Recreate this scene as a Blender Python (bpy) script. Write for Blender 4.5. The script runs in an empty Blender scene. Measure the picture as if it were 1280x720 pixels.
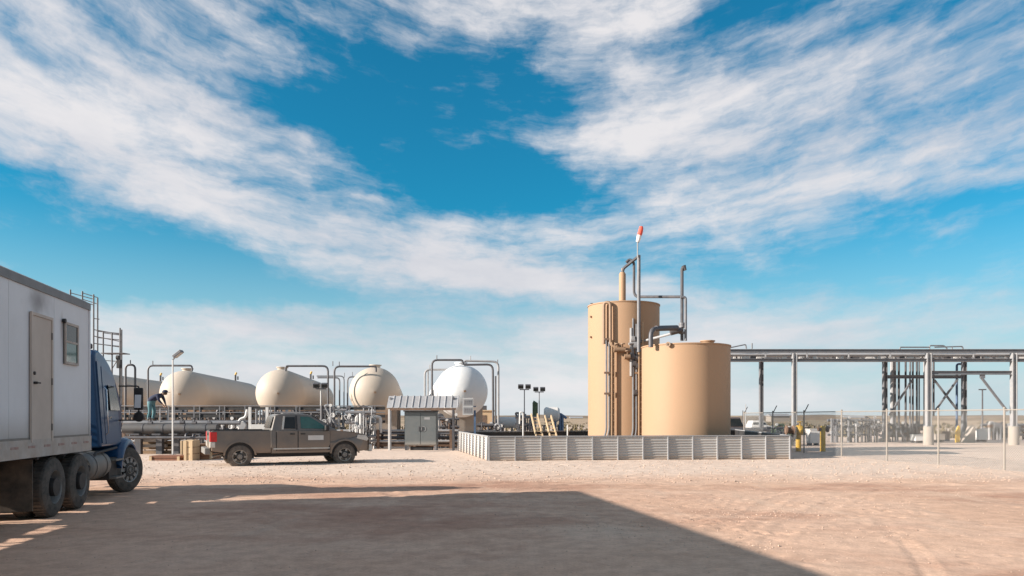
import bpy, math, random
import numpy as np
from mathutils import Vector, Matrix

# ------------------------------------------------------------------ camera, sky, sun, exposure
S = bpy.context.scene
COL = S.collection
R = math.radians
FPX, HZ, CAMH = 925.0, 521.0, 1.8            # focal length and horizon row of the photograph (1280 px wide)
cam_d = bpy.data.cameras.new('camera')
cam_d.sensor_width = 36.0
cam_d.lens = 36.0 * FPX / 1280.0
cam_d.shift_y = (HZ - 360.0) / 1280.0
cam_d.clip_start = 0.1
cam_d.clip_end = 20000
cam = bpy.data.objects.new('camera', cam_d)
cam.location = (0, 0, CAMH)
cam.rotation_euler = (R(90), 0, 0)
COL.objects.link(cam)
S.camera = cam

SUN_EL = 21.2
SUN_AZ = -106.0                               # degrees clockwise from +Y (behind the camera, to the left)
sun_d = bpy.data.lights.new('sun', 'SUN')
sun_d.energy = 5.0
sun_d.angle = R(0.5)
sun_d.color = (1.0, 0.92, 0.83)
sun = bpy.data.objects.new('sun', sun_d)
sd = Vector((math.sin(R(SUN_AZ)) * math.cos(R(SUN_EL)), math.cos(R(SUN_AZ)) * math.cos(R(SUN_EL)), math.sin(R(SUN_EL))))
sun.rotation_euler = sd.to_track_quat('Z', 'Y').to_euler()
sun.location = (0, 0, 50)
COL.objects.link(sun)

S.view_settings.view_transform = 'Standard'
S.view_settings.look = 'None'
S.view_settings.exposure = 0.95
S.view_settings.gamma = 1.0
S.view_settings.use_curve_mapping = False

W = bpy.data.worlds.new('World')
S.world = W
W.use_nodes = True


def build_sky():
    nt = W.node_tree
    N, L = nt.nodes, nt.links
    N.clear()
    out = N.new('ShaderNodeOutputWorld')
    bg = N.new('ShaderNodeBackground')
    bg.inputs['Strength'].default_value = 0.122
    L.new(bg.outputs[0], out.inputs[0])
    sky = N.new('ShaderNodeTexSky')
    sky.sky_type = 'NISHITA'
    sky.sun_disc = False
    sky.sun_elevation = R(SUN_EL)
    sky.sun_rotation = R(SUN_AZ)
    sky.air_density = 1.0
    sky.dust_density = 0.6
    sky.ozone_density = 2.0

    def math_(op, a, b=None, c=None, clamp=False):
        n = N.new('ShaderNodeMath')
        n.operation = op
        n.use_clamp = clamp
        for i, v in enumerate((a, b, c)):
            if v is None:
                continue
            if isinstance(v, (int, float)):
                n.inputs[i].default_value = v
            else:
                L.new(v, n.inputs[i])
        return n.outputs[0]

    tc = N.new('ShaderNodeTexCoord')
    sep = N.new('ShaderNodeSeparateXYZ')
    L.new(tc.outputs['Generated'], sep.inputs[0])
    x, y, z = sep.outputs
    az = math_('MULTIPLY', math_('ARCTAN2', x, y), 180 / math.pi)
    el = math_('MULTIPLY', math_('ARCSINE', z), 180 / math.pi)
    cv = N.new('ShaderNodeCombineXYZ')
    L.new(az, cv.inputs[0]); L.new(el, cv.inputs[1])
    # warp the sky coordinates so that cloud edges are torn, not oval
    wn = N.new('ShaderNodeTexNoise')
    wn.inputs['Scale'].default_value = 0.11
    wn.inputs['Detail'].default_value = 5
    wn.inputs['Roughness'].default_value = 0.6
    L.new(cv.outputs[0], wn.inputs['Vector'])
    ws = N.new('ShaderNodeVectorMath'); ws.operation = 'SUBTRACT'
    L.new(wn.outputs['Color'], ws.inputs[0]); ws.inputs[1].default_value = (0.5, 0.5, 0.5)
    wm = N.new('ShaderNodeVectorMath'); wm.operation = 'MULTIPLY'
    L.new(ws.outputs[0], wm.inputs[0]); wm.inputs[1].default_value = (9.0, 3.6, 0)
    wa = N.new('ShaderNodeVectorMath'); wa.operation = 'ADD'
    L.new(cv.outputs[0], wa.inputs[0]); L.new(wm.outputs[0], wa.inputs[1])
    wv = wa.outputs[0]

    def blob(px, py, rx, ry, rot, amp):
        """a bank of cloud (or, with amp < 0, a clear gap) at a direction in the sky; sizes in degrees"""
        a = math.degrees(math.atan2(px - 640, FPX))
        e = math.degrees(math.atan2(HZ - py, math.hypot(FPX, px - 640)))
        m = N.new('ShaderNodeMapping'); m.vector_type = 'TEXTURE'
        m.inputs['Location'].default_value = (a, e, 0)
        m.inputs['Rotation'].default_value = (0, 0, R(rot))
        m.inputs['Scale'].default_value = (rx, ry, 1)
        L.new(wv, m.inputs['Vector'])
        ln = N.new('ShaderNodeVectorMath'); ln.operation = 'LENGTH'
        L.new(m.outputs[0], ln.inputs[0])
        mr = N.new('ShaderNodeMapRange'); mr.interpolation_type = 'SMOOTHSTEP'
        L.new(ln.outputs['Value'], mr.inputs['Value'])
        mr.inputs['From Min'].default_value = 0.0; mr.inputs['From Max'].default_value = 1.0
        mr.inputs['To Min'].default_value = amp; mr.inputs['To Max'].default_value = 0.0
        return mr.outputs['Result']

    blobs = [
        # upper left veil and the long streak falling to the right
        blob(60, 90, 15, 10, -14, .30), blob(300, 250, 26, 4.4, -15, .50), blob(90, 190, 15, 4.0, -14, .34), blob(560, 328, 21, 3.2, -6, 1.0), blob(650, 225, 14, 4.6, -4, -1.25), blob(610, 355, 18, 2.2, -3, .7), blob(240, 400, 22, 2.6, 2, .3),
        blob(350, 90, 9, 2.3, 2, 1.0), blob(230, 120, 9, 1.6, -14, .30), blob(300, 150, 9, 1.8, -16, .75), blob(380, 190, 7, 1.3, -14, .55), blob(480, 285, 9, 1.6, -10, .3), blob(730, 215, 8, 2.2, 8, .5),
        blob(285, 4, 3.0, 1.3, 0, .45), blob(560, 8, 14, 2.8, 4, .42),
        # big bank on the right
        blob(1060, 150, 25, 9.5, 6, .42), blob(800, 120, 12, 5.5, 14, .38), blob(1230, 120, 14, 12, 0, .35), blob(980, 215, 14, 4.5, -4, .30),
        # ripples and the low bank
        blob(760, 290, 15, 1.8, -3, .32), blob(1020, 283, 14, 1.6, -5, .30), blob(690, 215, 8, 2.6, -10, .16),
        blob(520, 405, 34, 4.2, 0, .50), blob(1000, 400, 30, 4.2, -2, .55), blob(260, 405, 20, 2.8, 4, .26), blob(640, 470, 70, 4.4, 0, .75),
        # clear blue
        blob(520, 130, 18, 9.0, -14, -.80), blob(430, 205, 12, 3.2, -12, -.45), blob(300, 60, 16, 4.0, -6, -.40), blob(90, 300, 18, 4.8, -10, -1.0),
        blob(665, 95, 8, 6, 24, -.85), blob(700, 10, 9, 2.2, 0, .3), blob(620, 55, 9, 2.4, 10, -.5), blob(960, 18, 16, 3.6, 10, -.70), blob(740, 246, 15, 3.8, -4, -.55), blob(600, 230, 10, 2.6, -12, -.40),
        blob(1190, 270, 18, 2.4, 0, -.75), blob(1170, 332, 22, 3.2, 2, -.75), blob(900, 315, 18, 2.2, 0, -.45),
        blob(150, 345, 22, 3.0, 2, -.95), blob(330, 372, 14, 1.3, 0, -.30), blob(240, 200, 8, 1.6, -16, -.3), blob(260, 362, 20, 2.0, 2, -.55), blob(640, 376, 14, 1.3, 0, -.3), blob(960, 345, 16, 1.5, 0, -.5), blob(420, 442, 34, 1.6, 0, -.55), blob(1000, 465, 34, 1.8, 0, -.5), blob(640, 300, 8, 1.5, -8, -.3),
    ]
    s = blobs[0]
    for b in blobs[1:]:
        s = math_('ADD', s, b)
    # fibres drawn out along the wind: their lines fan out from the horizon
    az2 = math_('MULTIPLY', math_('SINE', math_('MULTIPLY', math_('SUBTRACT', az, 4.0), math.pi / 180)), 57.3)
    fan = math_('DIVIDE', el, math_('ADD', 1.0, math_('MULTIPLY', math_('MULTIPLY', az2, az2), 0.00026)))
    fv = N.new('ShaderNodeCombineXYZ')
    L.new(az, fv.inputs[0]); L.new(fan, fv.inputs[1])
    w2 = N.new('ShaderNodeVectorMath'); w2.operation = 'MULTIPLY'
    L.new(ws.outputs[0], w2.inputs[0]); w2.inputs[1].default_value = (6.0, 1.6, 0)
    w3 = N.new('ShaderNodeVectorMath'); w3.operation = 'ADD'
    L.new(fv.outputs[0], w3.inputs[0]); L.new(w2.outputs[0], w3.inputs[1])

    def fib(sx, sy, det, ro, off=0.0, dist=0.0):
        mp = N.new('ShaderNodeMapping')
        mp.inputs['Scale'].default_value = (sx, sy, 1)
        mp.inputs['Location'].default_value = (off, off * .7, off)
        L.new(w3.outputs[0], mp.inputs['Vector'])
        n = N.new('ShaderNodeTexNoise')
        n.inputs['Scale'].default_value = 1.0; n.inputs['Detail'].default_value = det
        n.inputs['Roughness'].default_value = ro; n.inputs['Distortion'].default_value = dist
        L.new(mp.outputs[0], n.inputs['Vector'])
        return n.outputs['Fac']
    n1 = fib(0.040, 0.15, 10, 0.60, 3.1, 0.2)
    n2 = fib(0.10, 0.62, 8, 0.62, 7.7)
    n3f = fib(0.34, 0.75, 6, 0.62, 12.4)
    am = N.new('ShaderNodeMapRange')
    L.new(el, am.inputs['Value'])
    am.inputs['From Min'].default_value = 0.0; am.inputs['From Max'].default_value = 12.0
    am.inputs['To Min'].default_value = 0.35; am.inputs['To Max'].default_value = 1.0
    amp = am.outputs[0]

    def lay(n, k):
        return math_('MULTIPLY', math_('SUBTRACT', n, 0.5), math_('MULTIPLY', amp, k))
    d = math_('ADD', math_('MULTIPLY', s, 0.47), lay(n1, 2.5))
    d = math_('ADD', d, lay(n2, 1.35))
    d = math_('ADD', d, lay(n3f, 1.15))
    d = math_('ADD', d, 0.37)
    cov = N.new('ShaderNodeMapRange'); cov.interpolation_type = 'SMOOTHSTEP'
    L.new(d, cov.inputs['Value'])
    cov.inputs['From Min'].default_value = -0.15; cov.inputs['From Max'].default_value = 1.05
    cov.inputs['To Min'].default_value = 0.0; cov.inputs['To Max'].default_value = 0.96
    # deeper, slightly greener blue of the photograph's clear air
    tint = N.new('ShaderNodeMix'); tint.data_type = 'RGBA'; tint.blend_type = 'MULTIPLY'
    tint.inputs['Factor'].default_value = 1.0
    L.new(sky.outputs[0], tint.inputs['A'])
    tint.inputs['B'].default_value = (0.055, 0.49, 0.58, 1)
    # cloud brightness: thick parts a little greyer underneath
    cc = N.new('ShaderNodeMix'); cc.data_type = 'RGBA'
    n3 = N.new('ShaderNodeMapRange')
    L.new(n1, n3.inputs['Value'])
    n3.inputs['From Min'].default_value = 0.3; n3.inputs['From Max'].default_value = 0.65
    L.new(n3.outputs[0], cc.inputs['Factor'])
    cc.inputs['A'].default_value = (2.45, 2.55, 2.85, 1)
    cc.inputs['B'].default_value = (3.6, 3.5, 3.55, 1)
    # air near the horizon pales
    veil = N.new('ShaderNodeMapRange'); veil.interpolation_type = 'SMOOTHSTEP'
    L.new(el, veil.inputs['Value'])
    veil.inputs['From Min'].default_value = -1; veil.inputs['From Max'].default_value = 16
    veil.inputs['To Min'].default_value = .9; veil.inputs['To Max'].default_value = 0
    vm = N.new('ShaderNodeMix'); vm.data_type = 'RGBA'
    L.new(veil.outputs[0], vm.inputs['Factor'])
    L.new(tint.outputs['Result'], vm.inputs['A'])
    vm.inputs['B'].default_value = (2.35, 2.95, 3.2, 1)
    mix = N.new('ShaderNodeMix'); mix.data_type = 'RGBA'
    L.new(cov.outputs[0], mix.inputs['Factor'])
    L.new(vm.outputs['Result'], mix.inputs['A'])
    L.new(cc.outputs['Result'], mix.inputs['B'])
    L.new(mix.outputs['Result'], bg.inputs['Color'])


build_sky()

# ------------------------------------------------------------------ helpers
rnd = random.Random(7)


def gx(px, d):
    return (px - 640.0) * d / FPX


def gz(py, d):
    return CAMH - (py - HZ) * d / FPX


def PT(px, py, d):
    return Vector((gx(px, d), d, gz(py, d)))


def fillet(pts, rad, n=4):
    pts = [Vector(p) for p in pts]
    if rad <= 0 or len(pts) < 3:
        return pts
    out = [pts[0]]
    for i in range(1, len(pts) - 1):
        a, b, c = pts[i - 1], pts[i], pts[i + 1]
        u, v = (a - b), (c - b)
        r = min(rad, u.length * .45, v.length * .45)
        p, q = b + u.normalized() * r, b + v.normalized() * r
        for k in range(n + 1):
            t = k / n
            out.append(p * (1 - t) ** 2 + b * 2 * t * (1 - t) + q * t * t)
    out.append(pts[-1])
    return out


class MB:
    def __init__(self):
        self.v, self.f, self.s = [], [], []

    def add(self, vs, fs, smooth=False):
        o = len(self.v)
        self.v += [Vector(p) for p in vs]
        for f in fs:
            self.f.append([i + o for i in f]); self.s.append(smooth)
        return self

    def box(self, c, size, rz=0.0, mat=None):
        hx, hy, hz = size[0] / 2, size[1] / 2, size[2] / 2
        vs = [Vector((sx * hx, sy * hy, sz * hz)) for sz in (-1, 1) for sy in (-1, 1) for sx in (-1, 1)]
        m = Matrix.Rotation(rz, 3, 'Z')
        if mat is not None:
            m = m @ mat
        vs = [m @ p + Vector(c) for p in vs]
        return self.add(vs, [(0, 2, 3, 1), (4, 5, 7, 6), (0, 1, 5, 4), (2, 6, 7, 3), (0, 4, 6, 2), (1, 3, 7, 5)])

    def span(self, a, b):
        a, b = Vector(a), Vector(b)
        return self.box((a + b) / 2, [abs(b[i] - a[i]) for i in range(3)])

    def bar(self, a, b, w, h=None, up=(0, 0, 1)):
        """rectangular bar from a to b"""
        a, b = Vector(a), Vector(b)
        h = w if h is None else h
        t = (b - a).normalized()
        u = Vector(up)
        if abs(t.dot(u)) > .98:
            u = Vector((0, 1, 0))
        s = t.cross(u).normalized(); u = s.cross(t).normalized()
        vs = []
        for p in (a, b):
            for i, j in ((-1, -1), (1, -1), (1, 1), (-1, 1)):
                vs.append(p + s * (i * w / 2) + u * (j * h / 2))
        return self.add(vs, [(3, 2, 1, 0), (4, 5, 6, 7), (0, 1, 5, 4), (1, 2, 6, 5), (2, 3, 7, 6), (3, 0, 4, 7)])

    def ibeam(self, a, b, w, h, t=.02, up=(0, 0, 1)):
        a, b = Vector(a), Vector(b)
        tt = (b - a).normalized(); u = Vector(up)
        if abs(tt.dot(u)) > .98:
            u = Vector((0, 1, 0))
        s = tt.cross(u).normalized(); u = s.cross(tt).normalized()
        self.bar(a + u * (h / 2 - t / 2), b + u * (h / 2 - t / 2), w, t, u)
        self.bar(a - u * (h / 2 - t / 2), b - u * (h / 2 - t / 2), w, t, u)
        self.bar(a, b, t, h - 2 * t, u)
        return self

    def cyl(self, a, b, r0, r1=None, n=12, caps=True, smooth=True):
        a, b = Vector(a), Vector(b)
        r1 = r0 if r1 is None else r1
        t = (b - a).normalized()
        u = Vector((0, 0, 1)) if abs(t.z) < .9 else Vector((1, 0, 0))
        s = t.cross(u).normalized(); u = s.cross(t)
        vs = []
        for p, r in ((a, r0), (b, r1)):
            for k in range(n):
                an = 2 * math.pi * k / n
                vs.append(p + s * (math.cos(an) * r) + u * (math.sin(an) * r))
        self.add(vs, [(k, k + n, (k + 1) % n + n, (k + 1) % n) for k in range(n)], smooth)
        if caps:
            o = len(self.v) - 2 * n
            self.f.append([o + k for k in range(n)]); self.s.append(False)
            self.f.append([o + n + k for k in reversed(range(n))]); self.s.append(False)
        return self

    def tube(self, pts, r, n=8, rad=0.0, caps=True):
        P = fillet(pts, rad)
        P = [p for i, p in enumerate(P) if i == 0 or (p - P[i - 1]).length > 1e-5]
        vs = []
        u = None
        for i, p in enumerate(P):
            t = (P[min(i + 1, len(P) - 1)] - P[max(i - 1, 0)]).normalized()
            if u is None:
                u = Vector((0, 0, 1)) if abs(t.z) < .9 else Vector((0, 1, 0))
            s = t.cross(u).normalized(); u = s.cross(t).normalized()
            rr = r(i / (len(P) - 1)) if callable(r) else r
            for k in range(n):
                an = 2 * math.pi * k / n
                vs.append(p + s * (math.cos(an) * rr) + u * (math.sin(an) * rr))
        fs = []
        for i in range(len(P) - 1):
            for k in range(n):
                fs.append((i * n + k, i * n + (k + 1) % n, (i + 1) * n + (k + 1) % n, (i + 1) * n + k))
        self.add(vs, fs, True)
        if caps:
            o = len(self.v) - len(vs)
            self.f.append([o + k for k in reversed(range(n))]); self.s.append(False)
            self.f.append([o + len(vs) - n + k for k in range(n)]); self.s.append(False)
        return self

    def lathe(self, prof, c=(0, 0, 0), axis='z', n=32, smooth=True):
        """prof: list of (radius, height along axis)"""
        c = Vector(c)
        vs = []
        for r, h in prof:
            for k in range(n):
                an = 2 * math.pi * k / n
                p, q = r * math.cos(an), r * math.sin(an)
                vs.append(c + Vector({'z': (p, q, h), 'x': (h, p, q), 'y': (q, h, p)}[axis]))
        fs = []
        for i in range(len(prof) - 1):
            for k in range(n):
                fs.append((i * n + k, i * n + (k + 1) % n, (i + 1) * n + (k + 1) % n, (i + 1) * n + k))
        return self.add(vs, fs, smooth)

    def prism(self, poly, plane, a, b):
        """poly: 2D outline; plane 'yz' extruded along x from a to b, 'xz' along y, 'xy' along z"""
        def mk(p, h):
            return {'yz': (h, p[0], p[1]), 'xz': (p[0], h, p[1]), 'xy': (p[0], p[1], h)}[plane]
        n = len(poly)
        vs = [mk(p, a) for p in poly] + [mk(p, b) for p in poly]
        fs = [tuple(reversed(range(n))), tuple(range(n, 2 * n))]
        fs += [(k, (k + 1) % n, (k + 1) % n + n, k + n) for k in range(n)]
        return self.add(vs, fs)

    def quad(self, a, b, c, d):
        return self.add([a, b, c, d], [(0, 1, 2, 3)])

    def rings(self, secs, smooth=True, caps=True):
        """loft closed sections of equal length"""
        n = len(secs[0])
        vs = [p for s_ in secs for p in s_]
        fs = []
        for i in range(len(secs) - 1):
            for k in range(n):
                fs.append((i * n + k, i * n + (k + 1) % n, (i + 1) * n + (k + 1) % n, (i + 1) * n + k))
        self.add(vs, fs, smooth)
        if caps:
            o = len(self.v) - len(vs)
            self.f.append([o + k for k in reversed(range(n))]); self.s.append(False)
            self.f.append([o + len(vs) - n + k for k in range(n)]); self.s.append(False)
        return self

    def mesh(self, name, inv=None):
        import bmesh
        me = bpy.data.meshes.new(name)
        vs = self.v if inv is None else [inv @ p for p in self.v]
        me.from_pydata([tuple(p) for p in vs], [], self.f)
        me.polygons.foreach_set('use_smooth', self.s)
        bm = bmesh.new(); bm.from_mesh(me)
        bmesh.ops.recalc_face_normals(bm, faces=bm.faces)
        bm.to_mesh(me); bm.free()
        if any(self.s):
            me.set_sharp_from_angle(angle=R(38))
        me.update()
        return me

    def build(self, name, mat, parent=None, world=False, bevel=0, label=None, kind=None):
        inv = None
        if world and parent is not None:
            root = parent
            while root.parent:
                root = root.parent
            inv = (Matrix.Translation(root.location) @ root.rotation_euler.to_matrix().to_4x4()).inverted()
        me = self.mesh(name, inv)
        me.materials.append(mat)
        o = bpy.data.objects.new(name, me)
        COL.objects.link(o)
        o.parent = parent
        if bevel:
            m = o.modifiers.new('bevel', 'BEVEL'); m.width = bevel; m.segments = 2
            m.limit_method = 'ANGLE'; m.angle_limit = R(40)
        if label:
            o['label'] = label
        if kind:
            o['kind'] = kind
        return o


def tag(o, label, cat, group=None, kind=None):
    o['label'] = label; o['category'] = cat
    if group:
        o['group'] = group
    if kind:
        o['kind'] = kind
    return o


def thing(name, label, cat, loc=(0, 0, 0), rz=0.0, group=None):
    o = bpy.data.objects.new(name, None)
    o.empty_display_size = .3
    COL.objects.link(o)
    o.location = loc; o.rotation_euler = (0, 0, rz)
    return tag(o, label, cat, group)


def inst(src, parent, loc=(0, 0, 0), rot=(0, 0, 0), scale=None):
    """a further object sharing src's mesh"""
    c = src.copy(); COL.objects.link(c); c.parent = parent
    c.location = loc; c.rotation_euler = rot
    if scale:
        c.scale = scale
    return c


def dup(o, loc=None, rz=None, label=None, parent=None):
    c = o.copy(); COL.objects.link(c); c.parent = parent
    if loc is not None:
        c.location = loc
    if rz is not None:
        c.rotation_euler = (0, 0, rz)
    if label:
        c['label'] = label
    for ch in list(o.children):
        dup(ch, parent=c)
    return c


# ------------------------------------------------------------------ materials
def mat(name, col, rough=.6, metal=0.0, var=.15, scale=3.0, dust=None, dust_z=None, bump=0.0, bscale=30.0, dust_amt=.5, streak=0.0, spec=None, coat=0.0):
    """base colour broken up by two noises; optional dust film (a colour) which sits in patches and, with
    dust_z=(z0, z1), splashed thicker towards the bottom of the thing"""
    m = bpy.data.materials.new(name); m.use_nodes = True
    nt = m.node_tree; N, L = nt.nodes, nt.links
    b = N['Principled BSDF']
    b.inputs['Roughness'].default_value = rough
    b.inputs['Metallic'].default_value = metal
    if spec is not None:
        b.inputs['Specular IOR Level'].default_value = spec
    if coat:
        b.inputs['Coat Weight'].default_value = coat
        b.inputs['Coat Roughness'].default_value = .12
    tc = N.new('ShaderNodeTexCoord')
    n = N.new('ShaderNodeTexNoise'); n.inputs['Scale'].default_value = scale
    n.inputs['Detail'].default_value = 6; n.inputs['Roughness'].default_value = .65
    mp = N.new('ShaderNodeMapping')
    if streak:
        mp.inputs['Scale'].default_value = (1, 1, streak)
    L.new(tc.outputs['Object'], mp.inputs[0]); L.new(mp.outputs[0], n.inputs['Vector'])
    r = N.new('ShaderNodeMapRange')
    L.new(n.outputs['Fac'], r.inputs['Value'])
    r.inputs['From Min'].default_value = .25; r.inputs['From Max'].default_value = .75
    r.inputs['To Min'].default_value = 1 - var; r.inputs['To Max'].default_value = 1 + var
    mx = N.new('ShaderNodeVectorMath'); mx.operation = 'SCALE'
    mx.inputs[0].default_value = col
    L.new(r.outputs[0], mx.inputs['Scale'])
    last = mx.outputs[0]
    if dust is not None:
        n2 = N.new('ShaderNodeTexNoise'); n2.inputs['Scale'].default_value = scale * .7
        n2.inputs['Detail'].default_value = 8; n2.inputs['Roughness'].default_value = .7
        L.new(tc.outputs['Object'], n2.inputs['Vector'])
        fac = N.new('ShaderNodeMapRange')
        L.new(n2.outputs['Fac'], fac.inputs['Value'])
        fac.inputs['From Min'].default_value = .35; fac.inputs['From Max'].default_value = .7
        fac.inputs['To Max'].default_value = dust_amt
        f = fac.outputs[0]
        if dust_z is not None:
            sp = N.new('ShaderNodeSeparateXYZ'); L.new(tc.outputs['Object'], sp.inputs[0])
            zr = N.new('ShaderNodeMapRange'); zr.interpolation_type = 'SMOOTHSTEP'
            L.new(sp.outputs[2], zr.inputs['Value'])
            zr.inputs['From Min'].default_value = dust_z[0]; zr.inputs['From Max'].default_value = dust_z[1]
            zr.inputs['To Min'].default_value = .9; zr.inputs['To Max'].default_value = 0
            ad = N.new('ShaderNodeMath'); ad.operation = 'ADD'; ad.use_clamp = True
            L.new(f, ad.inputs[0]); L.new(zr.outputs[0], ad.inputs[1])
            f = ad.outputs[0]
        dm = N.new('ShaderNodeMix'); dm.data_type = 'RGBA'
        L.new(f, dm.inputs['Factor']); L.new(last, dm.inputs['A'])
        dm.inputs['B'].default_value = (*dust, 1)
        last = dm.outputs['Result']
        rr = N.new('ShaderNodeMapRange')
        L.new(f, rr.inputs['Value']); rr.inputs['To Min'].default_value = rough; rr.inputs['To Max'].default_value = .9
        L.new(rr.outputs[0], b.inputs['Roughness'])
    L.new(last, b.inputs['Base Color'])
    if bump:
        n3 = N.new('ShaderNodeTexNoise'); n3.inputs['Scale'].default_value = bscale
        n3.inputs['Detail'].default_value = 4
        L.new(tc.outputs['Object'], n3.inputs['Vector'])
        bp = N.new('ShaderNodeBump'); bp.inputs['Strength'].default_value = bump; bp.inputs['Distance'].default_value = .02
        L.new(n3.outputs['Fac'], bp.inputs['Height']); L.new(bp.outputs[0], b.inputs['Normal'])
    return m


def stain(m, centre, size, col, amount):
    """a soot or rust mark of its own shape on one surface (object coordinates)"""
    nt = m.node_tree; N, L = nt.nodes, nt.links
    b = N['Principled BSDF']
    src = b.inputs['Base Color'].links[0].from_socket
    tc = N.new('ShaderNodeTexCoord')
    nz = N.new('ShaderNodeTexNoise'); nz.inputs['Scale'].default_value = 3.0; nz.inputs['Detail'].default_value = 6
    L.new(tc.outputs['Object'], nz.inputs['Vector'])
    mp = N.new('ShaderNodeMapping'); mp.vector_type = 'TEXTURE'
    mp.inputs['Location'].default_value = centre; mp.inputs['Scale'].default_value = size
    L.new(tc.outputs['Object'], mp.inputs['Vector'])
    ln = N.new('ShaderNodeVectorMath'); ln.operation = 'LENGTH'; L.new(mp.outputs[0], ln.inputs[0])
    ad = N.new('ShaderNodeMath'); ad.operation = 'MULTIPLY_ADD'
    L.new(nz.outputs['Fac'], ad.inputs[0]); ad.inputs[1].default_value = .9; L.new(ln.outputs['Value'], ad.inputs[2])
    mr = N.new('ShaderNodeMapRange'); mr.interpolation_type = 'SMOOTHSTEP'
    L.new(ad.outputs[0], mr.inputs['Value'])
    mr.inputs['From Min'].default_value = .35; mr.inputs['From Max'].default_value = 1.4
    mr.inputs['To Min'].default_value = amount; mr.inputs['To Max'].default_value = 0
    mx = N.new('ShaderNodeMix'); mx.data_type = 'RGBA'
    L.new(mr.outputs[0], mx.inputs['Factor']); L.new(src, mx.inputs['A']); mx.inputs['B'].default_value = (*col, 1)
    L.new(mx.outputs['Result'], b.inputs['Base Color'])


def per_object_tint(m, lo, hi):
    nt = m.node_tree; N, L = nt.nodes, nt.links
    b = N['Principled BSDF']
    src = b.inputs['Base Color'].links[0].from_socket
    oi = N.new('ShaderNodeObjectInfo')
    mr = N.new('ShaderNodeMapRange'); L.new(oi.outputs['Random'], mr.inputs['Value'])
    mr.inputs['To Min'].default_value = lo; mr.inputs['To Max'].default_value = hi
    sc = N.new('ShaderNodeVectorMath'); sc.operation = 'SCALE'
    L.new(src, sc.inputs[0]); L.new(mr.outputs[0], sc.inputs['Scale'])
    L.new(sc.outputs[0], b.inputs['Base Color'])


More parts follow.
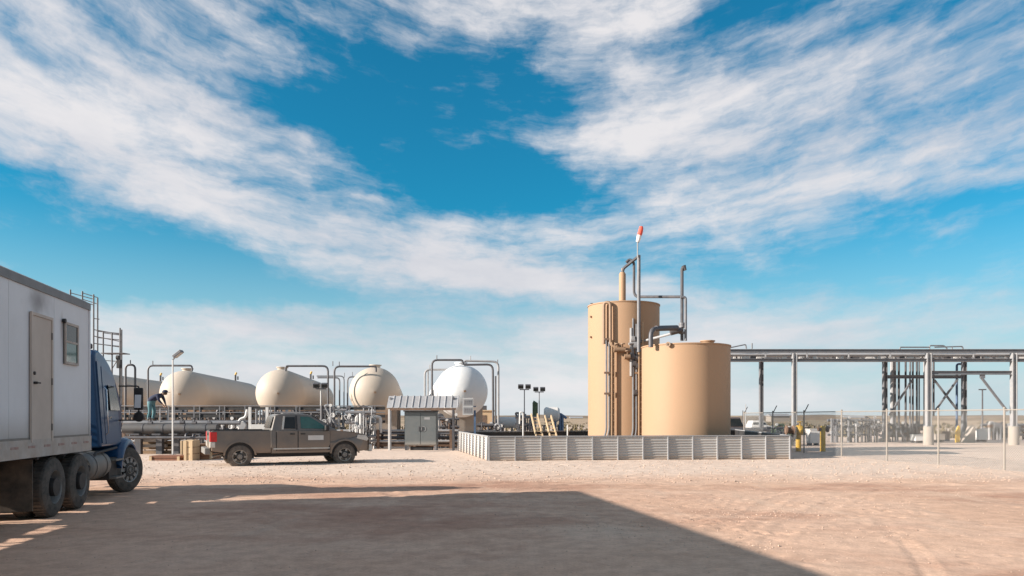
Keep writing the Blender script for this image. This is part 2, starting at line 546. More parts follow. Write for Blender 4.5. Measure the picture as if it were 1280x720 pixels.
DUST = (.40, .29, .21)
M = dict(
    trailer=mat('trailer_paint', (.66, .66, .68), .5, 0, .06, .8, dust=(.42, .37, .33), dust_z=(1.25, 2.0), dust_amt=.22, streak=.35),
    trailer_dirty=mat('trailer_rail', (.42, .38, .35), .7, 0, .25, 4, dust=DUST, dust_amt=.6),
    trailer_trim=mat('trailer_trim', (.16, .15, .15), .5, .3, .2, 4),
    door=mat('door_paint', (.50, .42, .36), .6, 0, .08, 2, dust=(.33, .27, .23), dust_amt=.3),
    truck_blue=mat('truck_blue', (.004, .050, .135), .33, .0, .1, 2, dust=(.16, .15, .15), dust_amt=.10, coat=.2),
    rubber=mat('rubber', (.035, .032, .029), .85, 0, .25, 9, dust=(.19, .15, .12), dust_amt=.65, bump=.3, bscale=60),
    rubber_dusty=mat('dusty_rubber', (.085, .07, .06), .9, 0, .2, 9, dust=(.25, .19, .145), dust_amt=.8, bump=.3, bscale=60),
    insul=mat('insulated_pipe_jacket', (.062, .066, .073), .6, 0, .3, 2.5, dust=(.13, .10, .08), dust_amt=.6),
    rubber_flap=mat('rubber_flap', (.03, .027, .024), .85, 0, .25, 4, dust=(.17, .125, .09), dust_amt=.95),
    rim=mat('rim_metal', (.24, .235, .23), .5, .5, .2, 12, dust=(.30, .25, .21), dust_amt=.6),
    rim_dusty=mat('rim_dusty', (.36, .32, .28), .6, .2, .2, 12, dust=(.34, .27, .21), dust_amt=.7),
    black=mat('black_steel', (.02, .02, .022), .6, .2, .2, 8, dust=(.12, .1, .085), dust_amt=.35),
    chrome=mat('polished_metal', (.62, .62, .64), .2, 1, .05, 6),
    alu=mat('dull_aluminium', (.17, .165, .16), .5, .4, .15, 5, dust=(.3, .25, .2), dust_amt=.6),
    glass=mat('dark_glass', (.012, .016, .018), .08, 0, .05, 3, dust=(.16, .14, .12), dust_amt=.10, spec=.3),
    glass_teal=mat('teal_glass', (.012, .085, .072), .06, 0, .25, 5, spec=.7),
    mirror=mat('mirror_glass', (.8, .8, .8), .04, 1, .02, 3),
    red=mat('red_lens', (.52, .02, .02), .25, 0, .1, 8),
    lens=mat('clear_lens', (.6, .57, .52), .25, 0, .15, 8, dust=DUST, dust_amt=.5),
    pickup=mat('pickup_paint', (.128, .117, .107), .40, .3, .08, 2, dust=(.33, .235, .17), dust_z=(.45, 1.0), dust_amt=.35, coat=.35),
    white=mat('white_paint', (.62, .60, .58), .5, 0, .07, 3, dust=(.5, .42, .34), dust_amt=.3),
    white_tank=mat('white_tank_paint', (.70, .69, .68), .5, 0, .04, .6, dust=(.45, .38, .32), dust_amt=.16),
    tank=mat('cream_tank_paint', (.48, .40, .325), .55, 0, .04, .4, dust=(.42, .33, .255), dust_amt=.2, spec=.3),
    tan=mat('tan_tank_paint', (.40, .25, .152), .6, 0, .03, .5, dust=(.36, .225, .14), dust_amt=.25, streak=.3, spec=.25),
    tan_ladder=mat('tan_ladder_paint', (.50, .33, .205), .6, 0, .12, 5),
    steel=mat('galvanised_steel', (.15, .155, .17), .55, .2, .18, 4, dust=(.4, .34, .3), dust_amt=.3),
    steel_light=mat('light_steel', (.30, .30, .31), .55, .15, .15, 3, dust=(.45, .38, .32), dust_amt=.35),
    steel_dark=mat('dark_pipe_steel', (.085, .085, .095), .5, .4, .25, 4, dust=(.25, .2, .17), dust_amt=.3),
    pipe_tan=mat('tan_pipe', (.27, .17, .105), .55, 0, .15, 4),
    panel=mat('containment_panel', (.47, .45, .43), .55, .15, .10, 1.2, dust=(.48, .38, .30), dust_z=(.0, .35), dust_amt=.3),
    liner=mat('black_liner', (.016, .016, .018), .6, 0, .3, 2, dust=(.16, .13, .11), dust_amt=.3),
    concrete=mat('concrete', (.30, .262, .228), .85, 0, .15, 3, bump=.3, bscale=20, dust=(.42, .32, .24), dust_amt=.35),
    wood=mat('weathered_wood', (.27, .175, .105), .8, 0, .25, 6, streak=.2),
    wood_pale=mat('pale_wood', (.54, .39, .235), .75, 0, .15, 6, streak=.2),
    crate_brown=mat('brown_crate_wood', (.27, .14, .075), .8, 0, .25, 6),
    wood_red=mat('red_brown_wood', (.22, .095, .055), .8, 0, .25, 6),
    brown=mat('brown_beam', (.13, .075, .05), .8, 0, .3, 4, dust=(.3, .21, .15), dust_amt=.4),
    cabinet=mat('grey_green_cabinet', (.125, .138, .14), .45, .1, .08, 2, dust=(.38, .33, .28), dust_z=(.15, .6), dust_amt=.15),
    roof=mat('corrugated_roof', (.36, .355, .365), .5, .1, .15, 4, dust=(.34, .29, .25), dust_amt=.3),
    yellow=mat('yellow_paint', (.62, .36, .025), .5, 0, .15, 6, dust=(.4, .3, .2), dust_amt=.25),
    red_paint=mat('red_paint', (.50, .03, .025), .5, 0, .1, 6),
    windsock=mat('windsock_red', (.75, .11, .07), .8, 0, .1, 8),
    windsock_white=mat('windsock_white', (.8, .75, .72), .8, 0, .1, 8),
    navy=mat('navy_cloth', (.020, .026, .055), .9, 0, .3, 14),
    jeans=mat('teal_jeans', (.09, .19, .21), .9, 0, .25, 12),
    skin=mat('skin', (.42, .23, .15), .6, 0, .1, 20),
    boot=mat('brown_boot', (.08, .05, .03), .8, 0, .2, 12),
    bwall=mat('building_wall', (.55, .50, .44), .7, 0, .08, .8),
    broof=mat('building_roof', (.40, .40, .41), .6, .3, .1, 1),
    farbuild=mat('tan_building', (.55, .37, .22), .8, 0, .1, .5),
    car_dark=mat('dark_car_paint', (.05, .05, .065), .35, .3, .1, 2, dust=DUST, dust_amt=.35),
    car_red=mat('maroon_car_paint', (.16, .03, .035), .35, .3, .1, 2, dust=DUST, dust_amt=.3),
    blue_pipe=mat('blue_grey_steel', (.10, .15, .24), .5, .2, .2, 5),
    sign_frame=mat('sign_frame', (.25, .245, .245), .6, 0, .1, 4),
    fence=mat('fence_post', (.27, .24, .21), .6, .1, .12, 3, dust=(.36, .28, .22), dust_amt=.4),
    sign=mat('sign_face', (.15, .148, .155), .6, 0, .1, 4),
    green=mat('green_paint', (.07, .10, .055), .7, 0, .25, 5),
    stone=mat('gravel_stone', (.50, .36, .275), .9, 0, .2, 2),
    marker=mat('faded_marker_tape', (.28, .13, .11), .6, 0, .4, 9, dust=(.40, .34, .30), dust_amt=.8),
    chain=mat('chain_wire', (.46, .45, .43), .5, .4, .1, 2),
)


stain(M['trailer'], (0, -2.45, 3.78), (.6, .75, .42), (.16, .14, .14), .75)
stain(M['trailer'], (0, -1.42, 3.45), (.4, .12, .5), (.30, .24, .2), .55)
stain(M['trailer'], (0, -4.6, 1.7), (.6, .5, 1.1), (.40, .37, .36), .5)
for k_ in ('panel', 'wood', 'wood_pale', 'wood_red', 'roof'):
    per_object_tint(M[k_], .90, 1.08)


# ------------------------------------------------------------------ ground
def vnoise(x, y, seed=0):
    xi, yi = np.floor(x).astype(np.int64), np.floor(y).astype(np.int64)
    xf, yf = x - xi, y - yi
    def h(a, b):
        n = (a * 374761393 + b * 668265263 + seed * 974634777) & 0x7fffffff
        n = ((n ^ (n >> 13)) * 1274126177) & 0x7fffffff
        return ((n ^ (n >> 16)) & 0xffff) / 65535.0
    u, v = xf * xf * (3 - 2 * xf), yf * yf * (3 - 2 * yf)
    return (h(xi, yi) * (1 - u) + h(xi + 1, yi) * u) * (1 - v) + (h(xi, yi + 1) * (1 - u) + h(xi + 1, yi + 1) * u) * v


def fbm(x, y, o=4, seed=0):
    s, a, t = 0, 1, 0
    for k in range(o):
        s = s + a * (vnoise(x * 2 ** k, y * 2 ** k, seed + k) - .5); t += a; a *= .55
    return s / t


# wheel tracks: centre lines (x as a function of y), depth
TRACKS = [  # (list of (px, py) on the ground, half width m, depth m, tread)
    ([(1126, 676), (1140, 692), (1158, 722), (1190, 790)], .05, .016, True),
    ([(1132, 676), (1148, 692), (1168, 722), (1202, 790)], .05, .016, True),
    ([(1138, 676), (1156, 692), (1178, 722), (1214, 790)], .05, .016, True),
    ([(1090, 640), (1130, 680), (1160, 722), (1210, 790)], .13, .008, False),
    ([(1280, 612), (1150, 604), (1000, 600), (840, 606), (700, 612)], .22, .022, False),
    ([(1280, 620), (1150, 611), (1000, 607), (840, 613), (700, 620)], .22, .018, False),
    ([(860, 722), (900, 660), (980, 620), (1120, 596)], .2, .014, False),
    ([(950, 722), (975, 664), (1050, 624), (1180, 600)], .2, .012, False),
    ([(380, 722), (520, 650), (640, 615), (800, 595)], .22, .020, False),
    ([(140, 722), (330, 655), (520, 615), (720, 594)], .22, .020, False),
    ([(640, 722), (560, 650), (480, 612), (300, 592)], .2, .016, False),
    ([(700, 583), (480, 590), (200, 600), (0, 620)], .25, .02, False),
]


def ground_xy(px, py):
    d = CAMH * FPX / max(py - HZ, 3)
    return gx(px, d), d


def make_ground():
    def grade(lo, hi, step, out_lo, out_hi, g=1.22):
        a = list(np.arange(lo, hi + step / 2, step))
        s, v = step, a[-1]
        while v < out_hi:
            s *= g; v += s; a.append(v)
        s, v = step, a[0]; pre = []
        while v > out_lo:
            s *= g; v -= s; pre.append(v)
        return np.array(pre[::-1] + a)
    xs = grade(-12.5, 19, .06, -4000, 4000)
    ys = grade(6.8, 32, .052, -400, 6000)
    X, Y = np.meshgrid(xs, ys)
    near = np.clip((46 - Y) / 16, 0, 1) * np.clip((Y + 4) / 6, 0, 1) * np.clip((32 - np.abs(X - 3)) / 12, 0, 1)
    Z = .06 * fbm(X * .35, Y * .35, 3, 3) + .024 * fbm(X * 1.5, Y * 1.5, 3, 11) + .009 * fbm(X * 6, Y * 6, 3, 23)
    # scuffed patches with footprints
    patch = np.clip(fbm(X * .28, Y * .28, 3, 50) * 4 + .35, 0, 1)
    Z += patch * .035 * np.minimum(fbm(X * 3.4, Y * 3.4, 2, 61), .04)
    for pts, hw, dep, tread in TRACKS:
        g = [ground_xy(*p) for p in pts]
        g = [Vector((p[0], p[1], 0)) for p in g]
        best = np.full(X.shape, 9.0); along = np.zeros(X.shape); acc = 0
        for a, b in zip(g[:-1], g[1:]):
            d = b - a; ln = d.length; ux, uy = d.x / ln, d.y / ln
            t = np.clip((X - a.x) * ux + (Y - a.y) * uy, 0, ln)
            dist = np.hypot(X - a.x - t * ux, Y - a.y - t * uy)
            m = dist < best
            best = np.where(m, dist, best); along = np.where(m, acc + t, along); acc += ln
        w = best + (.008 if tread else .05) * fbm(X * 2, Y * 2, 2, 5)
        dep = dep * (1 if tread else .45)
        prof = -dep * np.clip(1 - (w / hw) ** 4, 0, 1) + dep * .7 * np.exp(-((w - hw * 1.35) / (hw * .35)) ** 2)
        Z += prof
    # footprints, clods and pock marks
    rg = random.Random(99)
    cl = [(rg.uniform(740, 1120), rg.uniform(612, 668)) for _ in range(22)] + [(rg.uniform(300, 720), rg.uniform(625, 700)) for _ in range(8)]
    for k in range(560):
        c = rg.choice(cl)
        px, py = (rg.gauss(c[0], 34), rg.gauss(c[1], 4.5)) if k < 420 else (rg.uniform(180, 1290), rg.uniform(594, 720))
        if py < 588:
            continue
        x, y = ground_xy(px, py)
        r = rg.uniform(.04, .085); dp = rg.uniform(.010, .026)
        i0, i1 = np.searchsorted(xs, (x - 3 * r, x + 3 * r)); j0, j1 = np.searchsorted(ys, (y - 3 * r, y + 3 * r))
        q = np.hypot((X[j0:j1, i0:i1] - x) / r, (Y[j0:j1, i0:i1] - y) / (r * rg.uniform(.6, 1.3)))
        Z[j0:j1, i0:i1] += dp * (-np.exp(-q ** 2) + .35 * np.exp(-((q - 1.5) / .5) ** 2))
    # a graded, slightly raised gravel apron in front of the pads
    Z += .06 * np.clip((Y - 21.5) / 3, 0, 1)
    Z *= near
    # the far berm and low rise at the horizon
    far = np.clip((Y - 160) / 120, 0, 1)
    Z += far * (1.6 + 1.6 * fbm(X * .006, Y * .004, 4, 77)) + np.clip((Y - 900) / 2500, 0, 1) * 6
    ny, nx = X.shape
    me = bpy.data.meshes.new('ground')
    vs = np.stack([X, Y, Z], -1).reshape(-1, 3)
    idx = np.arange(nx * ny).reshape(ny, nx)
    f = np.stack([idx[:-1, :-1], idx[:-1, 1:], idx[1:, 1:], idx[1:, :-1]], -1).reshape(-1, 4)
    me.vertices.add(len(vs)); me.vertices.foreach_set('co', vs.ravel())
    me.loops.add(f.size); me.loops.foreach_set('vertex_index', f.ravel())
    me.polygons.add(len(f)); me.polygons.foreach_set('loop_start', np.arange(0, f.size, 4))
    me.polygons.foreach_set('loop_total', np.full(len(f), 4))
    me.polygons.foreach_set('use_smooth', np.ones(len(f), bool))
    me.update(); me.validate()
    o = bpy.data.objects.new('ground', me); COL.objects.link(o)
    o['kind'] = 'structure'
    m = bpy.data.materials.new('desert_dirt'); m.use_nodes = True
    nt = m.node_tree; N, L = nt.nodes, nt.links
    b = N['Principled BSDF']; b.inputs['Roughness'].default_value = .95
    b.inputs['Specular IOR Level'].default_value = .15
    tc = N.new('ShaderNodeTexCoord')
    sp = N.new('ShaderNodeSeparateXYZ'); L.new(tc.outputs['Object'], sp.inputs[0])

    def noise(sc, det=6, ro=.65, vec=None, stretch=None):
        n = N.new('ShaderNodeTexNoise'); n.inputs['Scale'].default_value = sc
        n.inputs['Detail'].default_value = det; n.inputs['Roughness'].default_value = ro
        v = tc.outputs['Object']
        if stretch:
            mp = N.new('ShaderNodeMapping'); mp.inputs['Scale'].default_value = stretch[:3]
            mp.inputs['Rotation'].default_value = (0, 0, R(stretch[3]))
            L.new(v, mp.inputs[0]); v = mp.outputs[0]
        L.new(v, n.inputs['Vector'])
        return n.outputs['Fac']

    def ramp(v, a, b_, lo=0., hi=1.):
        r = N.new('ShaderNodeMapRange'); r.interpolation_type = 'SMOOTHSTEP'
        L.new(v, r.inputs['Value'])
        r.inputs['From Min'].default_value = a; r.inputs['From Max'].default_value = b_
        r.inputs['To Min'].default_value = lo; r.inputs['To Max'].default_value = hi
        return r.outputs[0]

    def mixc(f, a, b_):
        n = N.new('ShaderNodeMix'); n.data_type = 'RGBA'
        L.new(f, n.inputs['Factor'])
        for k, v in (('A', a), ('B', b_)):
            if isinstance(v, tuple):
                n.inputs[k].default_value = (*v, 1)
            else:
                L.new(v, n.inputs[k])
        return n.outputs['Result']

    def mth(op, a, b_):
        n = N.new('ShaderNodeMath'); n.operation = op
        for i, v in enumerate((a, b_)):
            if isinstance(v, (int, float)):
                n.inputs[i].default_value = v
            else:
                L.new(v, n.inputs[i])
        return n.outputs[0]
    c = mixc(ramp(noise(.25, 5), .35, .65), (.53, .338, .238), (.58, .388, .283))
    # redder, damp, driven-over dirt in stretched patches
    c = mixc(mth('MULTIPLY', ramp(noise(.16, 7, .62, stretch=(.6, 1.3, 1, 22)), .47, .64), .8), c, (.35, .185, .125))
    c = mixc(mth('MULTIPLY', ramp(noise(.5, 6, .6, stretch=(1.6, .4, 1, -30)), .52, .7), .45), c, (.56, .41, .31))
    # pale caliche gravel apron (y beyond about 22 m, wavy edge), thinner streaks in front
    edge = mth('ADD', sp.outputs[1], mth('MULTIPLY', mth('SUBTRACT', noise(.22, 5), .5), 7.0))
    c = mixc(mth('MULTIPLY', ramp(edge, 20.0, 24.5), .92), c, (.61, .475, .385))
    far = ramp(sp.outputs[1], 70, 180)
    c = mixc(far, c, mixc(ramp(noise(.02, 6), .4, .62), (.40, .29, .20), (.27, .21, .14)))
    fine = ramp(noise(26, 4, .7), .3, .7, .91, 1.08)
    vs_ = N.new('ShaderNodeVectorMath'); vs_.operation = 'SCALE'
    L.new(c, vs_.inputs[0]); L.new(fine, vs_.inputs['Scale'])
    mid = ramp(noise(3.2, 6, .7), .3, .7, .86, 1.13)
    v2 = N.new('ShaderNodeVectorMath'); v2.operation = 'SCALE'
    L.new(vs_.outputs[0], v2.inputs[0]); L.new(mid, v2.inputs['Scale'])
    L.new(v2.outputs[0], b.inputs['Base Color'])
    bp = N.new('ShaderNodeBump'); bp.inputs['Strength'].default_value = .28; bp.inputs['Distance'].default_value = .025
    hh = mth('ADD', noise(14, 6, .75), mth('MULTIPLY', noise(3.5, 5, .6), 1.3))
    L.new(hh, bp.inputs['Height']); L.new(bp.outputs[0], b.inputs['Normal'])
    me.materials.append(m)

    # height lookup for things that rest on it
    def hz(x, y):
        i = int(np.clip(np.searchsorted(xs, x), 1, nx - 1)); j = int(np.clip(np.searchsorted(ys, y), 1, ny - 1))
        return float(Z[j, i])
    return hz


GZ = make_ground()


def make_gravel():
    """loose stones, clods and pebbles lying on the dirt"""
    mb_v, mb_f = [], []
    base = [(1, 0, 0), (-1, 0, 0), (0, 1, 0), (0, -1, 0), (0, 0, 1), (0, 0, -1)]
    fs = [(0, 2, 4), (2, 1, 4), (1, 3, 4), (3, 0, 4), (2, 0, 5), (1, 2, 5), (3, 1, 5), (0, 3, 5)]
    n = 0
    cl = [(rnd.uniform(640, 1180), rnd.uniform(612, 690)) for _ in range(26)]
    while n < 5200:
        q = rnd.random()
        if q < .62:                                     # apron
            px, py = rnd.uniform(150, 1280), rnd.uniform(573, 603)
            r = rnd.uniform(.012, .034)
        elif q < .80:                                   # clusters of clods
            c = rnd.choice(cl)
            px, py = rnd.gauss(c[0], 42), rnd.gauss(c[1], 5)
            r = rnd.uniform(.007, .018)
        else:
            px, py = rnd.uniform(-20, 1300), rnd.uniform(600, 745)
            r = rnd.uniform(.005, .014)
        if py < 570 or py > 760:
            continue
        x, y = ground_xy(px, py)
        if rnd.random() < .02:
            r *= 1.8
        z = GZ(x, y)
        o = len(mb_v)
        a = rnd.uniform(0, 6.28); ca, sa = math.cos(a), math.sin(a)
        sx, sy, sz = r * rnd.uniform(.8, 1.4), r * rnd.uniform(.7, 1.1), r * rnd.uniform(.45, .85)
        for p in base:
            u, v, w = p[0] * sx * rnd.uniform(.75, 1.2), p[1] * sy * rnd.uniform(.75, 1.2), p[2] * sz
            mb_v.append((x + u * ca - v * sa, y + u * sa + v * ca, z + w + sz * .25))
        mb_f += [tuple(i + o for i in f) for f in fs]
        n += 1
    me = bpy.data.meshes.new('gravel'); me.from_pydata(mb_v, [], mb_f); me.materials.append(M['stone'])
    o = bpy.data.objects.new('gravel', me); COL.objects.link(o)
    tag(o, 'loose pale stones and clods lying on the desert dirt', 'gravel', kind='stuff')


make_gravel()


# ------------------------------------------------------------------ trailer and tractor truck
TRZ = math.asin(.20)
TORG = (-8.55, 15.0, 0)
ZB, ZT = 1.22, 4.08


def wheel_parts(axis_x, r, w, rim_r, dual, tmat, rmat, root, loc, out=1, rot=0, spokes=8, name='wheel'):
    """a wheel whose axle is local x (out=+1: face towards +x)"""
    wh = MB()
    # brake drum / hub is the wheel's own mesh
    wh.cyl((-.12 * out, 0, 0), (.02 * out, 0, 0), rim_r * .55, n=16)
    o = wh.build(name, M['black'], root)
    o.location = loc; o.rotation_euler = (0, 0, rot)
    prof = [(rim_r, -w / 2), (r * .86, -w / 2), (r * .97, -w * .40), (r, -w * .28), (r, w * .28), (r * .97, w * .40), (r * .86, w / 2), (rim_r, w / 2), (rim_r * .96, 0), (rim_r, -w / 2)]
    ty = MB()
    for k in ((0, -1) if dual else (0,)):
        ty.lathe([(a, b + k * out * (w + .06) - out * w * .5) for a, b in prof], axis='x', n=36)
        # tread blocks
        for j in range(44):
            an = 2 * math.pi * j / 44
            c = Vector((k * out * (w + .06) - out * w * .5, math.cos(an) * r, math.sin(an) * r))
            ty.box(c, (w * .6, .05, .02), mat=Matrix.Rotation(an - math.pi / 2, 3, 'X'))
    ty.build('tyre', tmat, o)
    rm = MB()
    if dual:   # deep dished face
        rm.lathe([(rim_r, 0), (rim_r * .97, -.02 * out), (rim_r * .86, -.15 * out), (rim_r * .45, -.17 * out), (rim_r * .40, -.05 * out), (rim_r * .30, 0), (0.001, .01 * out)], axis='x', n=28)
    else:
        rm.lathe([(rim_r, 0), (rim_r * .98, .012 * out), (rim_r * .9, 0), (rim_r * .86, -.05 * out)], axis='x', n=32)
        rm.lathe([(rim_r * .36, -.02 * out), (rim_r * .34, .02 * out), (.001, .03 * out)], axis='x', n=20)
        for j in range(spokes):
            an = 2 * math.pi * j / spokes
            u = Vector((0, math.cos(an), math.sin(an)))
            rm.bar(u * rim_r * .28 + Vector((-.005 * out, 0, 0)), u * rim_r * .93 + Vector((-.02 * out, 0, 0)), rim_r * .26, .035, up=(1, 0, 0))
        rm.lathe([(rim_r * .9, -.09 * out), (.001, -.09 * out)], axis='x', n=24)
    rm.build('rim', rmat, o)
    n_ = 10 if r > .45 else 5
    q = rim_r * (.62 if dual else .22)
    off = -.165 if dual else .02
    nut = None
    for j in range(n_):
        an = 2 * math.pi * j / n_
        p = (off * out, math.cos(an) * q, math.sin(an) * q)
        if nut is None:
            nut = MB().cyl((0, 0, 0), (.04 * out, 0, 0), .018, n=6).build('wheel_nut', M['alu'], o); nut.location = p
        else:
            inst(nut, o, p)
    return o


def make_trailer():
    t = thing('box_trailer', 'dirty white box trailer with a beige door and a small window', 'trailer', TORG, TRZ)
    L_ = 14.6
    MB().span((-2.58, -L_, ZB + .02), (-.012, -.012, ZT)).build('body', M['trailer'], t, bevel=.02)
    # roof edge rails, corner posts
    MB().span((-.05, -L_, ZT - .13), (.012, .0, ZT + .012)).build('roof_rail', M['trailer_trim'], t)
    MB().span((-2.6, -.05, ZT - .13), (-.052, .012, ZT + .012)).build('roof_rail', M['trailer_trim'], t)
    MB().span((-.06, -.06, ZB), (.006, .006, ZT - .135)).build('corner_post', M['trailer'], t)
    MB().span((-2.6, -L_, ZT + .002), (-.055, -.05, ZT + .05)).build('roof', M['trailer'], t)
    # bottom side rail with its marker tape
    MB().span((-.04, -L_, ZB - .10), (.022, 0, ZB + .20)).build('side_rail', M['trailer_dirty'], t)
    MB().span((-.05, -L_, ZB + .2), (.006, 0, ZB + .235)).build('rub_strip', M['alu'], t)
    a = MB().span((0, -.13, 0), (.006, .13, .04)).build('marker_tape', M['marker'], t)
    a.location = (.022, -.3, ZB + .06)
    for k in range(1, 13):
        inst(a, t, (.022, -.3 - k * .62, ZB + .06))
    sm = MB().span((0, -.02, ZB + .24), (.004, .02, ZT - .14)).build('panel_seam', M['trailer'], t)
    sm.location = (-.012, -3.5, 0)
    for k in range(1, 9):
        inst(sm, t, (-.012, -3.5 - k * 1.22, 0))
    inst(sm, t, (-.012, -1.75, 0))
    # door
    y0, y1, z0, z1 = -2.80, -1.92, ZB + .15, 3.50
    d = MB().span((-.004, y0 + .05, z0), (.018, y1 - .05, z1)).build('door', M['door'], t, bevel=.006)
    fr = MB().span((0, y0, z0), (.034, y0 + .05, z1 + .05)).span((0, y1 - .05, z0), (.034, y1, z1 + .05)).span((0, y0 + .05, z1), (.034, y1 - .05, z1 + .05))
    fr.build('frame', M['trailer_trim'] if False else M['door'], d)
    MB().cyl((.018, y0 + .12, z0 + 1.0), (.075, y0 + .12, z0 + 1.0), .022, n=10).bar((.07, y0 + .10, z0 + 1.0), (.07, y0 + .24, z0 + 1.0), .02, .025).build('handle', M['black'], d)
    MB().cyl((.018, y0 + .12, z0 + 1.16), (.04, y0 + .12, z0 + 1.16), .03, n=12).build('lock', M['black'], d)
    for zz in (z0 + .25, z0 + 1.05, z0 + 1.85):
        MB().cyl((.03, y1 - .045, zz - .06), (.03, y1 - .045, zz + .06), .014, n=8).build('hinge', M['alu'], d)
    # window: lower sash slid up a little behind a screen
    y0, y1, z0, z1 = -1.37, -.71, 2.78, 3.56
    w = MB().span((-.003, y0, z0), (.014, y1, z1)).build('window', M['alu'], t)
    for n_, a_, b_ in (('pane', z0 + .05, z0 + .40), ('pane', z0 + .44, z1 - .05)):
        MB().span((.008, y0 + .06, a_), (.02 if a_ > z0 + .2 else .018, y1 - .06, b_)).build(n_, M['glass_teal'] if a_ < z0 + .2 else M['glass'], w)
    f2 = MB()
    for yy in (y0, y1 - .05):
        f2.span((.0, yy, z0), (.034, yy + .05, z1))
    f2.span((0, y0 + .05, z0), (.034, y1 - .05, z0 + .045)).span((0, y0 + .05, z1 - .045), (.034, y1 - .05, z1)).span((0, y0 + .05, z0 + .40), (.03, y1 - .05, z0 + .44))
    f2.build('frame', M['trailer_dirty'], w)
    MB().cyl((0, y0 - .03, z1 + .01), (.05, y0 - .03, z1 + .01), .04, n=8).build('lamp', M['black'], t)
    # crossmembers underneath, kingpin plate
    cm = MB()
    for k in range(37):
        cm.ibeam((-2.54, -.25 - k * .38, ZB - .05), (-.05, -.25 - k * .38, ZB - .05), .06, .1, .012)
    cm.build('floor_crossmembers', M['black'], t, kind='stuff')
    MB().span((-2.58, -12.0, .30), (-2.54, -2.75, ZB - .1)).build('added_sun_block', M['trailer_dirty'], t)  # unseen far-side skirt, added to keep sun off the ground below the trailer
    # landing gear
    for x in (-.42, -2.18):
        g = MB()
        g.add([(x - .06, -4.30, ZB - .1), (x + .30, -4.30, ZB - .1), (x + .06, -4.30, .25), (x - .06, -4.30, .25),
               (x - .06, -4.10, ZB - .1), (x + .30, -4.10, ZB - .1), (x + .06, -4.16, .25), (x - .06, -4.16, .25)],
              [(0, 1, 2, 3), (7, 6, 5, 4), (0, 4, 5, 1), (1, 5, 6, 2), (2, 6, 7, 3), (3, 7, 4, 0)])
        g.box((x, -4.23, .14), (.1, .1, .22)).box((x, -4.23, .02), (.3, .3, .04))
        lg = g.build('landing_leg', M['trailer_dirty'], t)
    MB().bar((-.42, -4.23, .7), (-2.18, -4.23, .7), .06).build('leg_brace', M['black'], t)
    # rear axles (behind the frame)
    for yy in (-13.6, -12.3):
        MB().cyl((-2.5, yy, .52), (-.1, yy, .52), .07).build('axle', M['black'], t)
        for x, o_ in ((0, 1), (-2.58, -1)):
            wheel_parts('x', .52, .26, .29, True, M['rubber'], M['rim'], t, (x, yy, .52), o_)


